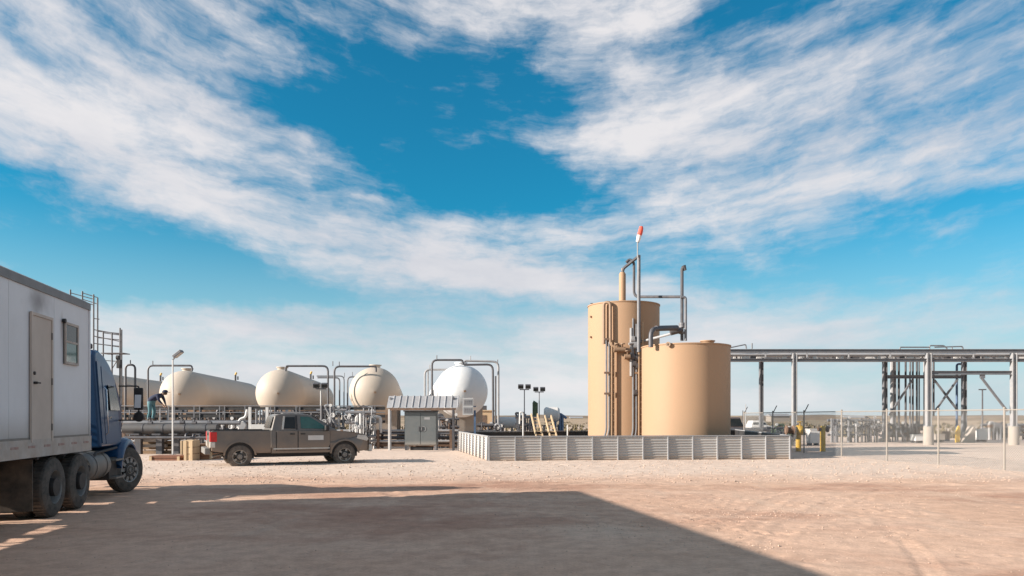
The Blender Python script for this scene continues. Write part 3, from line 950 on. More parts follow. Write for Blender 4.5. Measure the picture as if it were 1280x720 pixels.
def make_tractor():
    t = thing('tractor_truck', 'dark blue sleeper cab tractor truck hitched to the white trailer', 'truck', TORG, TRZ)
    XC = -1.29
    # chassis
    MB().span((XC - .47, -3.1, .78), (XC - .38, 3.9, 1.02)).span((XC + .38, -3.1, .78), (XC + .47, 3.9, 1.02)).box((XC, 3.0, .7), (.8, .5, .3)).build('chassis', M['black'], t)
    MB().cyl((XC, -1.6, 1.04), (XC, -1.6, 1.12), .45, n=20).build('fifth_wheel', M['black'], t)
    # cab and sleeper
    prof = [(1.28, 1.12), (1.28, 3.16), (1.34, 3.27), (1.58, 3.29), (1.92, 3.18), (2.2, 3.0), (2.40, 2.76), (2.58, 2.36), (2.64, 2.08), (2.66, 1.12)]
    def half(z):
        return 1.10 if z < 2.1 else 1.10 - (z - 2.1) * .13
    secs = []
    for s_ in (-1, -.93, .93, 1):
        q = []
        for (y, z) in prof:
            k = half(z) * (abs(s_) if abs(s_) == 1 else .93) * (1 if s_ > 0 else -1)
            cy, cz = 2.0, 2.2
            f = .975 if abs(s_) == 1 else 1.0
            q.append(Vector((XC + k, cy + (y - cy) * f, cz + (z - cz) * f)))
        secs.append(q)
    MB().rings(secs, smooth=False).build('cab', M['truck_blue'], t, bevel=.035)
    xs_ = lambda z, e=0: XC + half(z) * 1.0 + e
    # sleeper side panel (lighter, catching the ground), door with its window
    def side(poly, e, name, m, parent, th=.02, bv=0):
        a = [Vector((xs_(z, e), y, z)) for y, z in poly]
        b_ = [Vector((xs_(z, e - th), y, z)) for y, z in poly]
        n = len(poly)
        return MB().add(a + b_, [tuple(range(n)), tuple(reversed(range(n, 2 * n)))] + [(k, k + n, (k + 1) % n + n, (k + 1) % n) for k in range(n)]).build(name, m, parent, bevel=bv)
    side([(1.32, 1.22), (1.52, 1.22), (1.52, 3.02), (1.32, 3.02)], .012, 'cab_corner_panel', M['truck_blue'], t)
    dr = side([(1.56, 1.2), (2.60, 1.2), (2.58, 2.1), (2.36, 2.66), (1.56, 2.92)], .012, 'door', M['truck_blue'], t)
    side([(1.82, 1.95), (2.48, 1.95), (2.32, 2.48), (1.82, 2.52)], .02, 'window', M['glass'], dr)
    MB().box((xs_(1.8, .03), 1.72, 1.78), (.04, .16, .05)).build('handle', M['chrome'], dr)
    MB().tube([(xs_(1.4, .02), 1.5, 1.4), (xs_(1.4, .07), 1.5, 1.45), (xs_(2.4, .07), 1.5, 2.4), (xs_(2.4, .02), 1.5, 2.45)], .014, 6).build('grab_rail', M['chrome'], t)
    # windscreen
    ws = MB()
    for s_ in (-1, 1):
        ws.quad((XC + s_ * .04, 2.39, 2.74), (XC + s_ * .92, 2.39, 2.74), (XC + s_ * .98, 2.61, 2.16), (XC + s_ * .04, 2.61, 2.16))
    w_ = ws.build('windscreen', M['glass'], t); w_.location = (0, .03, .03)
    # hood: tapered, rounded
    secs = []
    for y, wd, zt, zb in ((2.62, .90, 1.96, 1.05), (3.1, .80, 1.88, 1.05), (3.6, .70, 1.76, 1.05), (4.1, .62, 1.60, .75), (4.22, .56, 1.45, .75)):
        secs.append([Vector((XC - wd, y, zb)), Vector((XC + wd, y, zb)), Vector((XC + wd, y, zt - .22)), Vector((XC + wd * .86, y, zt - .05)), Vector((XC + wd * .5, y, zt)), Vector((XC - wd * .5, y, zt)), Vector((XC - wd * .86, y, zt - .05)), Vector((XC - wd, y, zt - .22))])
    MB().rings(secs).build('hood', M['truck_blue'], t)
    MB().span((XC - .5, 4.20, .85), (XC + .5, 4.26, 1.40)).build('grille', M['chrome'], t)
    MB().span((XC - .9, 4.08, .42), (XC + .9, 4.32, .74)).build('bumper', M['chrome'], t, bevel=.03)
    # fenders over the steer wheels
    for s_ in (1, -1):
        arc = [(2.92 + math.cos(a) * .66, .56 + math.sin(a) * .64) for a in [R(x) for x in range(8, 186, 14)]]
        arc2 = [(2.92 + math.cos(a) * .60, .56 + math.sin(a) * .58) for a in [R(x) for x in range(8, 186, 14)]]
        fd = MB()
        xo, xi = XC + s_ * 1.22, XC + s_ * .55
        n = len(arc)
        secs = [[Vector((xi, y, z + .12)) for y, z in arc], [Vector((xo - s_ * .12, y, z + .10)) for y, z in arc], [Vector((xo - s_ * .03, y, z + .06)) for y, z in arc], [Vector((xo, y, z)) for y, z in arc], [Vector((xo, y, z)) for y, z in arc2], [Vector((xi, y, z)) for y, z in arc2]]
        vs = [p for q in secs for p in q]; fs = []
        for i in range(len(secs) - 1):
            for k in range(n - 1):
                fs.append((i * n + k, i * n + k + 1, (i + 1) * n + k + 1, (i + 1) * n + k))
        fd.add(vs, fs, True)
        fd.build('fender', M['truck_blue'], t)
        MB().lathe([(.1, 0), (.09, .05), (.001, .08)], (XC + s_ * .86, 3.72, 1.05), 'y', 14).build('headlight', M['lens'], t)
    # steer wheels turned to the right
    for s_ in (1, -1):
        wheel_parts('x', .53, .28, .31, False, M['rubber'], M['rim'], t, (XC + s_ * 1.2, 2.92, .53), s_, rot=R(-22), spokes=10)
    MB().cyl((XC - 1, 2.92, .5), (XC + 1, 2.92, .5), .07).build('front_axle', M['black'], t)
    for y in (-.42, -1.68):
        MB().cyl((XC - 1, y, .52), (XC + 1, y, .52), .09).build('drive_axle', M['black'], t)
        for s_ in (1, -1):
            wheel_parts('x', .535, .27, .30, True, M['rubber'], M['rim'], t, (XC + s_ * 1.27, y, .535), s_)
    for s_ in (1, -1):
        MB().span((XC + s_ * 1.27 - .05 * s_, -2.52, .2), (XC + s_ * .6, -2.495, 1.1)).build('mud_flap', M['rubber_flap'], t)
        MB().bar((XC + s_ * .4, -2.50, 1.1), (XC + s_ * 1.3, -2.50, 1.1), .05).build('flap_hanger', M['black'], t)
    # fuel tanks with straps and steps
    for s_ in (1, -1):
        ft = MB().lathe([(.001, .48), (.26, .48), (.30, .52), (.31, .56), (.31, 1.62), (.30, 1.66), (.26, 1.7), (.001, 1.7)], (XC + s_ * .88, 0, .74), 'y', 24).build('fuel_tank', M['alu'], t)
        for y in (.75, 1.4):
            MB().lathe([(.318, -.03), (.322, -.03), (.322, .03), (.318, .03)], (XC + s_ * .88, y, .74), 'y', 24).build('strap', M['alu'], ft)
        for z in (.42, .82):
            MB().box((XC + s_ * 1.12, 2.05, z), (.26, .55, .04)).build('step', M['alu'], t)
        MB().tube([(XC + s_ * 1.1, .25, .62), (XC + s_ * 1.1, .9, 1.02), (XC + s_ * 1.12, 2.2, 1.09)], .03).build('side_rail', M['black'], t)
        MB().box((XC + s_ * .85, 2.05, .62), (.5, .6, .5)).build('battery_box', M['black'], t)
    # catwalk gear between cab and trailer
    g = MB()
    for k in range(3):
        g.tube([(XC - .3 + k * .3, 1.28, 1.9), (XC - .3 + k * .3, .9, 1.35), (XC - .2 + k * .2, .3, 1.25), (XC - .3 + k * .3, .0, 1.9)], .02, 6, .2)
    g.build('air_hose', M['black'], t)
    # exhaust stack at the far side of the roof, antenna
    MB().tube([(XC + 1.02, 2.80, 1.7), (XC + 1.02, 2.80, 2.9), (XC + 1.03, 2.76, 3.05)], .016, 6).build('antenna', M['black'], t)
    for s_ in (1, -1):
        mr = MB().tube([(XC + s_ * 1.1, 2.45, 2.52), (XC + s_ * 1.56, 2.36, 2.52), (XC + s_ * 1.56, 2.36, 1.72), (XC + s_ * 1.1, 2.45, 1.72)], .018, 6, .05).build('mirror_arm', M['black'], t)
        MB().box((XC + s_ * 1.56, 2.34, 2.22), (.20, .07, .52)).build('mirror_head', M['black'], mr, bevel=.02)
        MB().box((XC + s_ * 1.56, 2.296, 2.22), (.14, .012, .43), mat=Matrix.Rotation(R(-9), 3, 'X')).build('mirror_glass', M['mirror'], mr)
        MB().lathe([(.001, -.03), (.11, -.02), (.12, .02), (.07, .07), (.001, .09)], (XC + s_ * 1.56, 2.34, 1.80), 'y', 18).build('convex_mirror', M['black'], mr)
    MB().lathe([(.11, 0), (.1, .06), (.06, .1), (.001, .11)], (XC + .6, 1.6, 3.28), 'z', 12).build('marker_lamp', M['black'], t)
    MB().box((XC + .45, 1.42, 3.36), (.8, .2, .12)).build('air_horn', M['black'], t, bevel=.03)


make_trailer()
make_tractor()


# ------------------------------------------------------------------ pickup truck
def arch(cx, cz, r, a0, a1, n=10):
    return [(cx + r * math.cos(R(a0 + (a1 - a0) * k / n)), cz + r * math.sin(R(a0 + (a1 - a0) * k / n))) for k in range(n + 1)]


def make_pickup():
    rz = math.atan2(1.62, 3.30)
    t = thing('pickup_truck', 'dusty grey brown pickup truck with a white door placard', 'pickup', (-8.34, 27.72, -.01), rz)
    P = M['pickup']
    # cab and nose: side outline with the front wheel arch
    low = [(-.78, .50), (1.32, .50)] + arch(1.85, .42, .50, 172, 8) + [(2.40, .52), (2.76, .56), (2.80, .80), (2.78, 1.02), (2.66, 1.14), (2.2, 1.235), (1.35, 1.31), (-.78, 1.33)]
    secs = []
    for y, f in ((-.985, 1.0), (-.90, 1.0), (.90, 1.0), (.985, 1.0)):
        q = []
        for x, z in low:
            yy = y
            if abs(y) > .95:
                if z > 1.15:
                    yy = math.copysign(.94, y)
                if x > 2.5:
                    yy = math.copysign(abs(yy) - (x - 2.5) * .5, y)
            q.append(Vector((x, yy, z)))
        secs.append(q)
    MB().rings(secs, smooth=False).build('body', P, t, bevel=.035)
    # bed
    MB().span((-2.72, -.9, .55), (-.80, .9, .72)).build('bed_floor', M['black'], t)
    side = [(-2.78, .62), (-2.80, 1.27), (-2.75, 1.33), (-.80, 1.32), (-.80, .52), (-1.32, .52)] + arch(-1.85, .42, .50, 8, 172) + [(-2.38, .56)]
    for s_ in (-1, 1):
        MB().prism(side, 'xz', s_ * .90, s_ * .985).build('bed_side', P, t, bevel=.02)
        MB().span((-2.7, s_ * .90, 1.322), (-.85, s_ * .975, 1.345)).build('bed_rail', M['black'], t)
        fl = arch(-1.85, .42, .56, 4, 176, 12); fl2 = arch(-1.85, .42, .50, 176, 4, 12)
        MB().prism(fl + fl2, 'xz', s_ * .98, s_ * 1.01).build('wheel_flare', P, t)
        fl = arch(1.85, .42, .56, 4, 176, 12); fl2 = arch(1.85, .42, .50, 176, 4, 12)
        MB().prism(fl + fl2, 'xz', s_ * .98, s_ * 1.01).build('wheel_flare', P, t)
        # wheel well lining
        MB().prism(arch(-1.85, .42, .49, -10, 190, 12), 'xz', s_ * .55, s_ * .88).build('wheel_well', M['black'], t)
        MB().prism(arch(1.85, .42, .49, -10, 190, 12), 'xz', s_ * .55, s_ * .88).build('wheel_well', M['black'], t)
    tg = MB().span((-2.82, -.80, .62), (-2.76, .80, 1.31)).build('tailgate', P, t, bevel=.015)
    MB().box((-2.83, 0, 1.2), (.03, .22, .09)).build('handle', M['black'], tg)
    MB().span((-3.0, -.92, .50), (-2.81, .92, .72)).build('rear_bumper', M['alu'], t, bevel=.03)
    MB().span((2.78, -.88, .50), (2.93, .88, .76)).build('front_bumper', M['lens'], t, bevel=.04)
    MB().span((2.76, -.55, .80), (2.82, .55, 1.06)).build('grille', M['chrome'], t)
    for s_ in (-1, 1):
        MB().span((-2.83, s_ * .76, .94), (-2.60, s_ * 1.0, 1.28)).build('tail_light', M['red'], t, bevel=.02)
        MB().span((-2.83, s_ * .80, .74), (-2.66, s_ * .998, .93)).build('reverse_light', M['lens'], t, bevel=.015)
        hl = [(2.30, 1.00), (2.70, .90), (2.76, .98), (2.66, 1.11), (2.35, 1.14)]
        MB().prism(hl, 'xz', s_ * .80, s_ * .965).build('headlight', M['lens'], t, bevel=.01)
    # greenhouse
    def gy(z):
        return .955 - (z - 1.30) * .36
    gh = [(-.80, 1.30), (1.62, 1.29), (.66, 1.86), (.42, 1.92), (-.10, 1.935), (-.50, 1.915), (-.64, 1.86)]
    secs = []
    for s_ in (-1, -.9, .9, 1):
        secs.append([Vector((x if abs(s_) < 1 else x * .985 + .005, math.copysign(gy(z) * abs(s_), s_), z if abs(s_) < 1 else z - .012)) for x, z in gh])
    MB().rings(secs, smooth=False).build('cab', P, t, bevel=.03)
    def pane(poly, s_, name, m, parent, e=.012):
        a = [Vector((x, s_ * (gy(z) + e), z)) for x, z in poly]; b_ = [Vector((x, s_ * (gy(z) - .02), z)) for x, z in poly]
        n = len(poly)
        return MB().add(a + b_, [tuple(range(n)), tuple(reversed(range(n, 2 * n)))] + [(k, k + n, (k + 1) % n + n, (k + 1) % n) for k in range(n)]).build(name, m, parent)
    for s_ in (-1, 1):
        # doors: slightly proud skins with dark shut lines between them
        rd = MB().prism([(-.60, .60), (.13, .60), (.13, 1.30), (-.60, 1.31)], 'xz', s_ * .965, s_ * .994).build('door', P, t, bevel=.012)
        fd = MB().prism([(.16, .60), (1.20, .60), (1.30, .80), (1.30, 1.29), (.16, 1.30)], 'xz', s_ * .965, s_ * .994).build('door', P, t, bevel=.012)
        MB().span((-.62, s_ * .96, .585), (1.31, s_ * .986, 1.28)).build('door_gap', M['black'], t)
        pane([(-.36, 1.39), (.06, 1.385), (.06, 1.80), (-.28, 1.80)], s_, 'window', M['glass'], rd)
        pane([(.26, 1.385), (1.22, 1.37), (1.16, 1.44), (.66, 1.77), (.52, 1.81), (.26, 1.82)], s_, 'window', M['glass_teal'], fd)
        pane([(-.42, 1.35), (-.36, 1.35), (-.28, 1.84), (-.34, 1.84)], s_, 'window_trim', M['lens'], rd, .016)
        pane([(.08, 1.35), (.14, 1.35), (.14, 1.86), (.08, 1.86)], s_, 'pillar_trim', M['black'], rd, .016)
        MB().box((-.05, s_ * 1.005, 1.19), (.16, .04, .04)).build('handle', M['black'], rd)
        MB().box((.32, s_ * 1.005, 1.19), (.16, .04, .04)).build('handle', M['black'], fd)
        MB().box((1.16, s_ * 1.10, 1.40), (.14, .22, .20)).build('mirror', M['black'], t, bevel=.03)
        MB().bar((-.72, s_ * .99, .66), (1.28, s_ * .99, .66), .03, .045).build('side_moulding', M['lens'], t)
    MB().span((.50, -.998, .96), (1.06, -.9945, 1.13)).build('placard', M['white'], t)
    MB().add([(1.58, -.84, 1.325), (1.58, .84, 1.325), (.70, .72, 1.855), (.70, -.72, 1.855)], [(0, 1, 2, 3)]).build('windscreen', M['glass'], t)
    MB().add([(-.815, -.8, 1.42), (-.815, .8, 1.42), (-.69, .70, 1.82), (-.69, -.70, 1.82)], [(0, 1, 2, 3)]).build('rear_window', M['glass'], t)
    for x, sp in ((-1.85, 5), (1.85, 5)):
        for s_ in (-1, 1):
            w = wheel_parts('x', .405, .27, .25, False, M['rubber_dusty'], M['rim_dusty'], t, (x, s_ * .97, .40), 1, rot=R(90) * s_, spokes=5)
    MB().span((-1.3, -.75, .36), (1.3, .75, .52)).build('underbody', M['black'], t)
    MB().tube([(-2.4, -.6, .5), (-2.75, -.75, .42)], .04).build('exhaust_pipe', M['alu'], t)


make_pickup()


# ------------------------------------------------------------------ steel containment wall
CA, CB = Vector((-.91, 29.3, 0)), Vector((11.52, 30.75, 0))      # front left, front right
CC, CD = Vector((-2.72, 38.4, 0)), Vector((13.6, 45.0, 0))       # back left, back right
CH = 1.04


def make_containment():
    t = thing('containment_wall', 'low corrugated steel containment wall around the two tan tanks', 'wall', CA)
    nodes = {}
    def panel_mesh(w):
        m = MB()
        prof = []
        n = 9
        for k in range(n):
            z = .03 + k * (CH - .08) / n; dz = (CH - .08) / n
            prof += [(0, z), (0, z + dz * .42), (.026, z + dz * .58), (.026, z + dz * .86)]
        prof.append((0, CH - .05))
        vs = []; fs = []
        for i, (o_, z) in enumerate(prof):
            vs += [(0, -o_, z), (w, -o_, z), ]
        for i in range(len(prof) - 1):
            fs.append((i * 2, i * 2 + 1, i * 2 + 3, i * 2 + 2))
        return m.add(vs, fs)
    def run(a, b, n, front):
        d = b - a; ln = d.length; w = ln / n
        an = math.atan2(d.y, d.x)
        rel = a - CA
        u = d.normalized(); nrm = Vector((u.y, -u.x, 0))
        p0 = panel_mesh(w - .03).build('panel', M['panel'], t)
        p0.location = rel + u * .015; p0.rotation_euler = (0, 0, an)
        po = MB().add([(-.022, -.105, 0), (.022, -.105, 0), (.022, .03, 0), (-.022, .03, 0), (-.022, -.075, CH - .04), (.022, -.075, CH - .04), (.022, .03, CH - .04), (-.022, .03, CH - .04)],
                      [(3, 2, 1, 0), (4, 5, 6, 7), (0, 1, 5, 4), (1, 2, 6, 5), (2, 3, 7, 6), (3, 0, 4, 7)]).build('post', M['steel_light'], t)
        po.location = rel; po.rotation_euler = (0, 0, an)
        for k in range(1, n):
            inst(p0, t, rel + u * (k * w + .015), (0, 0, an))
        for k in range(1, n + 1):
            inst(po, t, rel + u * (k * w), (0, 0, an))
        MB().bar(rel + Vector((0, 0, CH - .02)), rel + d + Vector((0, 0, CH - .02)), .10, .045).build('top_rail', M['steel_light'], t)
        # liner on the inside
        q = rel - nrm * .06
        MB().bar(q + Vector((0, 0, CH / 2 - .03)), q + d + Vector((0, 0, CH / 2 - .03)), .02, CH - .04).build('liner', M['liner'], t)
    run(CA, CB, 12, True)
    run(CC, CA, 9, False)
    run(CB, CD, 15, False)
    run(CD, CC, 17, False)
    fl = MB().add([CA - CA, CB - CA, CD - CA, CC - CA], [(0, 1, 2, 3)])
    f = fl.build('liner_floor', M['liner'], t); f.location = (0, 0, .10)


make_containment()

# ------------------------------------------------------------------ the two vertical tanks and their pipework
TD, SD_ = 37.4, 33.2
TX, SX = gx(779.5, TD), gx(857, SD_)
TR, SR = 44.2 * TD / FPX, 54 * SD_ / FPX
TH, SH = gz(375.5, TD - TR) - .05, gz(428, SD_ - SR) - .05


def vertical_tank(name, label, x, y, r, h):
    t = thing(name, label, 'tank', (x, y, .1))
    h -= .1
    MB().lathe([(r + .05, 0), (r + .05, .05), (r, .05), (r, h), (r + .03, h), (r + .03, h + .05), (r * .98, h + .05), (.001, h + r * .03)], n=72).build('shell', M['tan'], t)
    sh = t.children[0]
    return t


def make_vtanks():
    t1 = vertical_tank('tall_tank', 'taller tan vertical storage tank with a stub column on its roof', TX, TD, TR, TH)
    t2 = vertical_tank('short_tank', 'shorter wider tan vertical storage tank in front of the tall one', SX, SD_, SR, SH)
    # stub column on the tall tank
    cx, cy = gx(778, TD - .5) - TX, -.5
    z0, z1 = TH - .1, gz(343, TD - .5) - .1
    MB().lathe([(.17, z0 - .1), (.17, z1), (.12, z1 + .1), (.05, z1 + .12), (.05, z1 + .3)], (cx, cy, 0), n=20).lathe([(.24, z0 + .04), (.24, z0 + .09), (.17, z0 + .09)], (cx, cy, 0), n=20).build('stub_column', M['tan'], t1)
    for px in (739, 744, 750):
        MB().cyl((gx(px, TD) - TX, -.25, TH - .12), (gx(px, TD) - TX, -.25, TH + .02), .045, n=8).cyl((gx(px, TD) - TX, -.25, TH + .02), (gx(px, TD) - TX, -.25, TH + .05), .075, n=8).build('roof_nozzle', M['steel_dark'], t1)
    for py in (398, 423):
        an = math.acos(max(-1, min(1, (gx(738, TD) - TX) / TR)))
        p = Vector((math.cos(an) * TR, -math.sin(an) * TR, gz(py, TD) - .1)); o = p.copy(); o.z = 0; o = o.normalized() * .1
        MB().cyl(p - o, p + o, .05, n=8).build('nozzle', M['pipe_tan'], t1)
    # hatch and nozzle of the short tank
    MB().cyl((gx(880, SD_) - SX, -.6, SH - .1), (gx(880, SD_) - SX, -.6, SH + .12), .28, n=18).cyl((gx(880, SD_) - SX, -.6, SH + .12), (gx(880, SD_) - SX, -.6, SH + .16), .33, n=18).build('roof_hatch', M['tan'], t2)
    an = math.acos((gx(827, SD_) - SX) / SR)
    p = Vector((math.cos(an) * SR, -math.sin(an) * SR, gz(435, SD_) - .1)); o = Vector((p.x, p.y, 0)).normalized() * .14
    MB().cyl(p - o, p + o, .07, n=12).cyl(p + o * .7, p + o, .11, n=12).build('nozzle', M['pipe_tan'], t2)
    # manway low on the short tank's right side
    # ladders
    def ladder(px0, px1, d, ytop, label):
        r0, r1 = PT(px0, ytop, d), PT(px1, ytop, d)
        L_ = thing('ladder', label, 'ladder', (r0.x, d, .1), group='ladders up the tan tanks')
        w = r1.x - r0.x; h = r0.z - .1
        for k, x in enumerate((0, w)):
            MB().bar((x, 0, 0), (x, 0, h), .045, .07).build('rail', M['tan_ladder'], L_)
        rg = MB().cyl((.02, 0, 0), (w - .02, 0, 0), .022, n=6).build('rung', M['pipe_tan'], L_)
        rg.location = (0, 0, .3)
        for k in range(1, int((h - .2) / .3)):
            inst(rg, L_, (0, 0, .3 + k * .3))
        bk = MB().bar((-.18, .0, 0), (w + .1, .0, 0), .06, .09).bar((w / 2, 0, 0), (w / 2, .35, 0), .05, .06).build('bracket', M['pipe_tan'], L_)
        zs = [gz(466, d) - .1, gz(492, d) - .1]
        bk.location = (0, .06, zs[0])
        inst(bk, L_, (0, .06, zs[1]))
        return L_
    ladder(764.5, 768.5, TD - 1.80, 428, 'tan ladder on the left, up the tall tank behind two thin pipes')
    ladder(798.5, 803.5, TD - 1.92, 402, 'tan ladder beside the left edge of the short tank')

    # pipes on the front of the tall tank
    d1 = TD - TR + .06
    pl = thing('riser_piping', 'thin pipes looping up the front of the tall tan tank', 'pipes', (gx(760, d1), d1, .1))
    MB().tube([PT(755, 430, TD - 1.57), PT(755, 378, TD - 1.57), PT(763, 378, TD - 1.73), PT(763, 432, TD - 1.74), PT(776, 436, TD - 1.88), PT(789, 438, TD - 1.88)], .075, 10, .28).build('loop_pipe', M['pipe_tan'], pl, world=True)
    for px in (758.0, 761.5):
        dd = TD - (1.62 if px < 760 else 1.69)
        MB().tube([PT(px - 3, 548, dd), PT(px, 538, dd), PT(px, 423, dd)], .045, 8, .3).build('riser_pipe', M['steel'], pl, world=True)
    for px, py in ((771, 437), (778, 437), (784, 446)):
        c = PT(px, py, d1 - .2)
        MB().cyl(c - Vector((.14, 0, 0)), c + Vector((.14, 0, 0)), .13, n=10).cyl(c, c + Vector((0, -.1, .25)), .03, n=6).cyl(c + Vector((0, -.1, .25)), c + Vector((0, -.1, .29)), .12, n=10).build('valve', M['pipe_tan'], pl, world=True)
    for px, py in ((759, 466), (759, 492), (759, 424)):
        c = PT(px, py, d1)
        MB().box(c + Vector((0, -.02, 0)), (.3, .08, .1)).build('pipe_clamp', M['brown'], pl, world=True)
    d2 = TD - 1.82
    p2 = thing('riser_piping', 'cluster of grey pipes and valves rising between the two tan tanks', 'pipes', (gx(793, d2), d2, .1))
    for px, top in ((791.5, 398), (795.5, 405)):
        MB().tube([PT(px - 2, 548, d2), PT(px, 538, d2), PT(px, top, d2)], .05, 8, .3).build('riser_pipe', M['steel'], p2, world=True)
    MB().tube([PT(789, 410, d2), PT(789, 470, d2)], .07, 8).build('riser_pipe', M['steel_light'], p2, world=True)
    for px, py in ((791, 425), (794, 433), (796, 449), (791, 447), (793, 456), (797, 459), (794, 492)):
        c = PT(px, py, d2)
        MB().cyl(c - Vector((.1, 0, .0)), c + Vector((.1, 0, 0)), .12, n=10).box(c + Vector((0, -.05, .1)), (.16, .14, .16)).build('valve', M['steel_dark'] if py > 440 else M['steel_light'], p2, world=True)
    # tall vent mast, cross pipe and the two masts at the right
    d3 = TD - 1.93
    d4 = SD_ + .4
    vp = thing('vent_piping', 'tall grey vent pipes standing above the two tan tanks', 'pipes', (gx(798, d3), d3, .1))
    MB().tube([PT(798.5, 440, d3), PT(798.5, 319, d3)], .085, 10).build('vent_mast', M['steel'], vp, world=True)
    MB().tube([PT(778.5, 344, TD - .5), PT(778.5, 336, TD - .5), PT(797.5, 321, TD - .8)], .075, 8, .25).build('vent_elbow', M['steel_dark'], vp, world=True)
    MB().tube([PT(783, 328, TD - .5), PT(787, 324, TD - .5), PT(792.5, 328, TD - .6), PT(792.5, 371, TD - .6), PT(853, 371, d4 + 1.5)], .07, 8, .3).build('cross_pipe', M['steel_dark'], vp, world=True)
    MB().tube([PT(852.5, 426, d4), PT(852.5, 336, d4), PT(855.5, 333, d4)], .075, 8, .1).build('vent_mast', M['steel_dark'], vp, world=True)
    MB().tube([PT(851, 371.5, d4 - .1), PT(857, 371.5, d4 - .1), PT(857, 426, d4 - .1)], .065, 8, .2).build('vent_pipe', M['steel'], vp, world=True)
    MB().cyl(PT(854.5, 332, d4), PT(856.5, 338, d4), .10, .07, n=10).build('vent_cap', M['steel_dark'], vp, world=True)
    MB().tube([PT(813.5, 434, SD_ - 1.3), PT(813.5, 411, SD_ - 1.3), PT(846, 410, SD_)], .10, 10, .4).build('cross_pipe', M['steel_dark'], vp, world=True)
    MB().cyl(PT(820, 410.6, SD_ - 1.0), PT(846, 409.8, SD_), .125, n=10).build('pipe_sleeve', M['steel_dark'], vp, world=True)
    MB().tube([PT(786, 430, d3), PT(806, 426, d3 + .2), PT(852, 413.5, d4 - .2)], .06, 8, .3).build('sloping_pipe', M['steel_light'], vp, world=True)
    MB().cyl(PT(838, 416, d4 - .2), PT(852, 412.5, d4 - .2), .13, n=10).build('pipe_sleeve', M['steel_dark'], vp, world=True)
    for py in (408, 416, 405):
        c = PT(852.5, py, d4)
        MB().cyl(c - Vector((0, 0, .05)), c + Vector((0, 0, .05)), .15, n=12).build('flange', M['steel'], vp, world=True)
    # windsock on its own thin pole clamped to the mast
    wpos = PT(797, 319, d3 - .12)
    ws = thing('windsock', 'red and white windsock on a thin pole above the tall tank', 'windsock', wpos)
    h = gz(303, d3) - gz(322, d3)
    MB().cyl((0, 0, -.1), (0, 0, h), .03, n=8).build('pole', M['steel_light'], ws)
    pts = [(0, 0, h - .1), (.08, 0, h + .22), (.15, 0, h + .45), (.17, 0, h + .64)]
    P_ = [Vector(p) for p in pts]
    for k in range(3):
        MB().tube([P_[k], P_[k].lerp(P_[k + 1], .5) + Vector((.01, 0, 0)), P_[k + 1]], (lambda q, k=k: .085 + .03 * math.sin(k + q)), 10).build('sock', M['windsock'] if k != 0 else M['windsock_white'], ws)


make_vtanks()


# ------------------------------------------------------------------ horizontal bullet tanks
def make_bullet(px, d, m, label, ytop_px, first=None, L_=19.0):
    r = 1.66
    zc = 3.42
    ax = Vector((gx(515, 1000) - 0, 1000, 0)).normalized()     # tanks point away towards one vanishing point
    x = gx(px, d)
    rz = math.atan2(-ax.x, ax.y)
    t = thing('bullet_tank', label, 'tank', (x, d, 0), rz, 'horizontal storage tanks in a row')
    # shell along local +y, head centre at y=0
    prof = []
    for k in range(9):
        a = math.pi / 2 * k / 8
        prof.append((max(r * math.sin(a), .001), -r * .92 * math.cos(a)))
    prof.append((r, L_))
    for k in range(1, 9):
        a = math.pi / 2 * k / 8
        prof.append((max(r * math.cos(a), .001), L_ + r * .92 * math.sin(a)))
    MB().lathe(prof, (0, 0, zc), 'y', 56).build('shell', m, t)
    # nozzle on the head, manway on the crown
    MB().cyl((.1, -r * .92 + .05, zc - .05), (.1, -r * .92 - .10, zc - .05), .07, n=12).build('head_nozzle', M['pipe_tan'], t)
    MB().cyl((.0, .6, zc + r - .1), (.0, .6, zc + r + .14), .34, n=20).cyl((0, .6, zc + r + .14), (0, .6, zc + r + .20), .42, n=20).build('manway', m, t)
    # concrete saddles
    for y in (1.2, L_ * .5, L_ - 1.2):
        arcp = [(math.cos(R(a)) * r * 1.01, zc + math.sin(R(a)) * r * 1.01) for a in range(215, 326, 10)]
        poly = [(-1.42, .0), (-1.42, arcp[0][1])] + arcp + [(1.42, arcp[-1][1]), (1.42, .0)]
        MB().prism(poly[::-1], 'xz', y - .25, y + .25).build('saddle', M['concrete'], t)
    # relief valves with yellow caps further along the crown
    for y in (L_ * .80,):
        rv = MB().cyl((0, y, zc + r - .05), (0, y, zc + r + .55), .09, n=10).cyl((.22, y, zc + r + .1), (.22, y, zc + r + .42), .06, n=8).build('relief_valve', M['steel_dark'], t)
        MB().cyl((0, y, zc + r + .55), (.1, y, zc + r + .78), .09, .08, n=10).build('cap', M['yellow'], rv)
    return t, zc + r


TANKS = [
    (112, 53.5, 'tank', 'cream bullet tank farthest left, its head hidden behind the blue truck cab'),
    (231, 52.6, 'tank', 'cream bullet tank beyond the crouching worker and the white lamp pole'),
    (351, 51.2, 'tank', 'cream bullet tank directly behind the pickup cab'),
    (468.5, 49.0, 'tank', 'cream bullet tank between the pickup and the sheltered cabinet'),
    (577, 46.8, 'white_tank', 'white bullet tank, the only white one, behind the small shelter'),
]
for px, d, m, lb in TANKS:
    make_bullet(px, d, M[m], lb, 461)


# inverted-U vapour lines that come down from the tank tops
def uline(label, paths, m, d, name='vapour_line'):
    p0 = PT(*paths[0][0], d)
    t = thing(name, label, 'pipe', (p0.x, d, 0), group='tall inverted U pipes between the tanks')
    for i, pts in enumerate(paths):
        r = .065 if i == 0 else .05
        MB().tube([PT(a, b, d) for a, b in pts], r, 8, .35).build('pipe', m, t, world=True)
    a, b = paths[0][1]
    MB().cyl(PT(a + 6, b - 6, d), PT(a + 6, b, d), .03, n=6).build('bleed_valve', m, t, world=True)
    return t


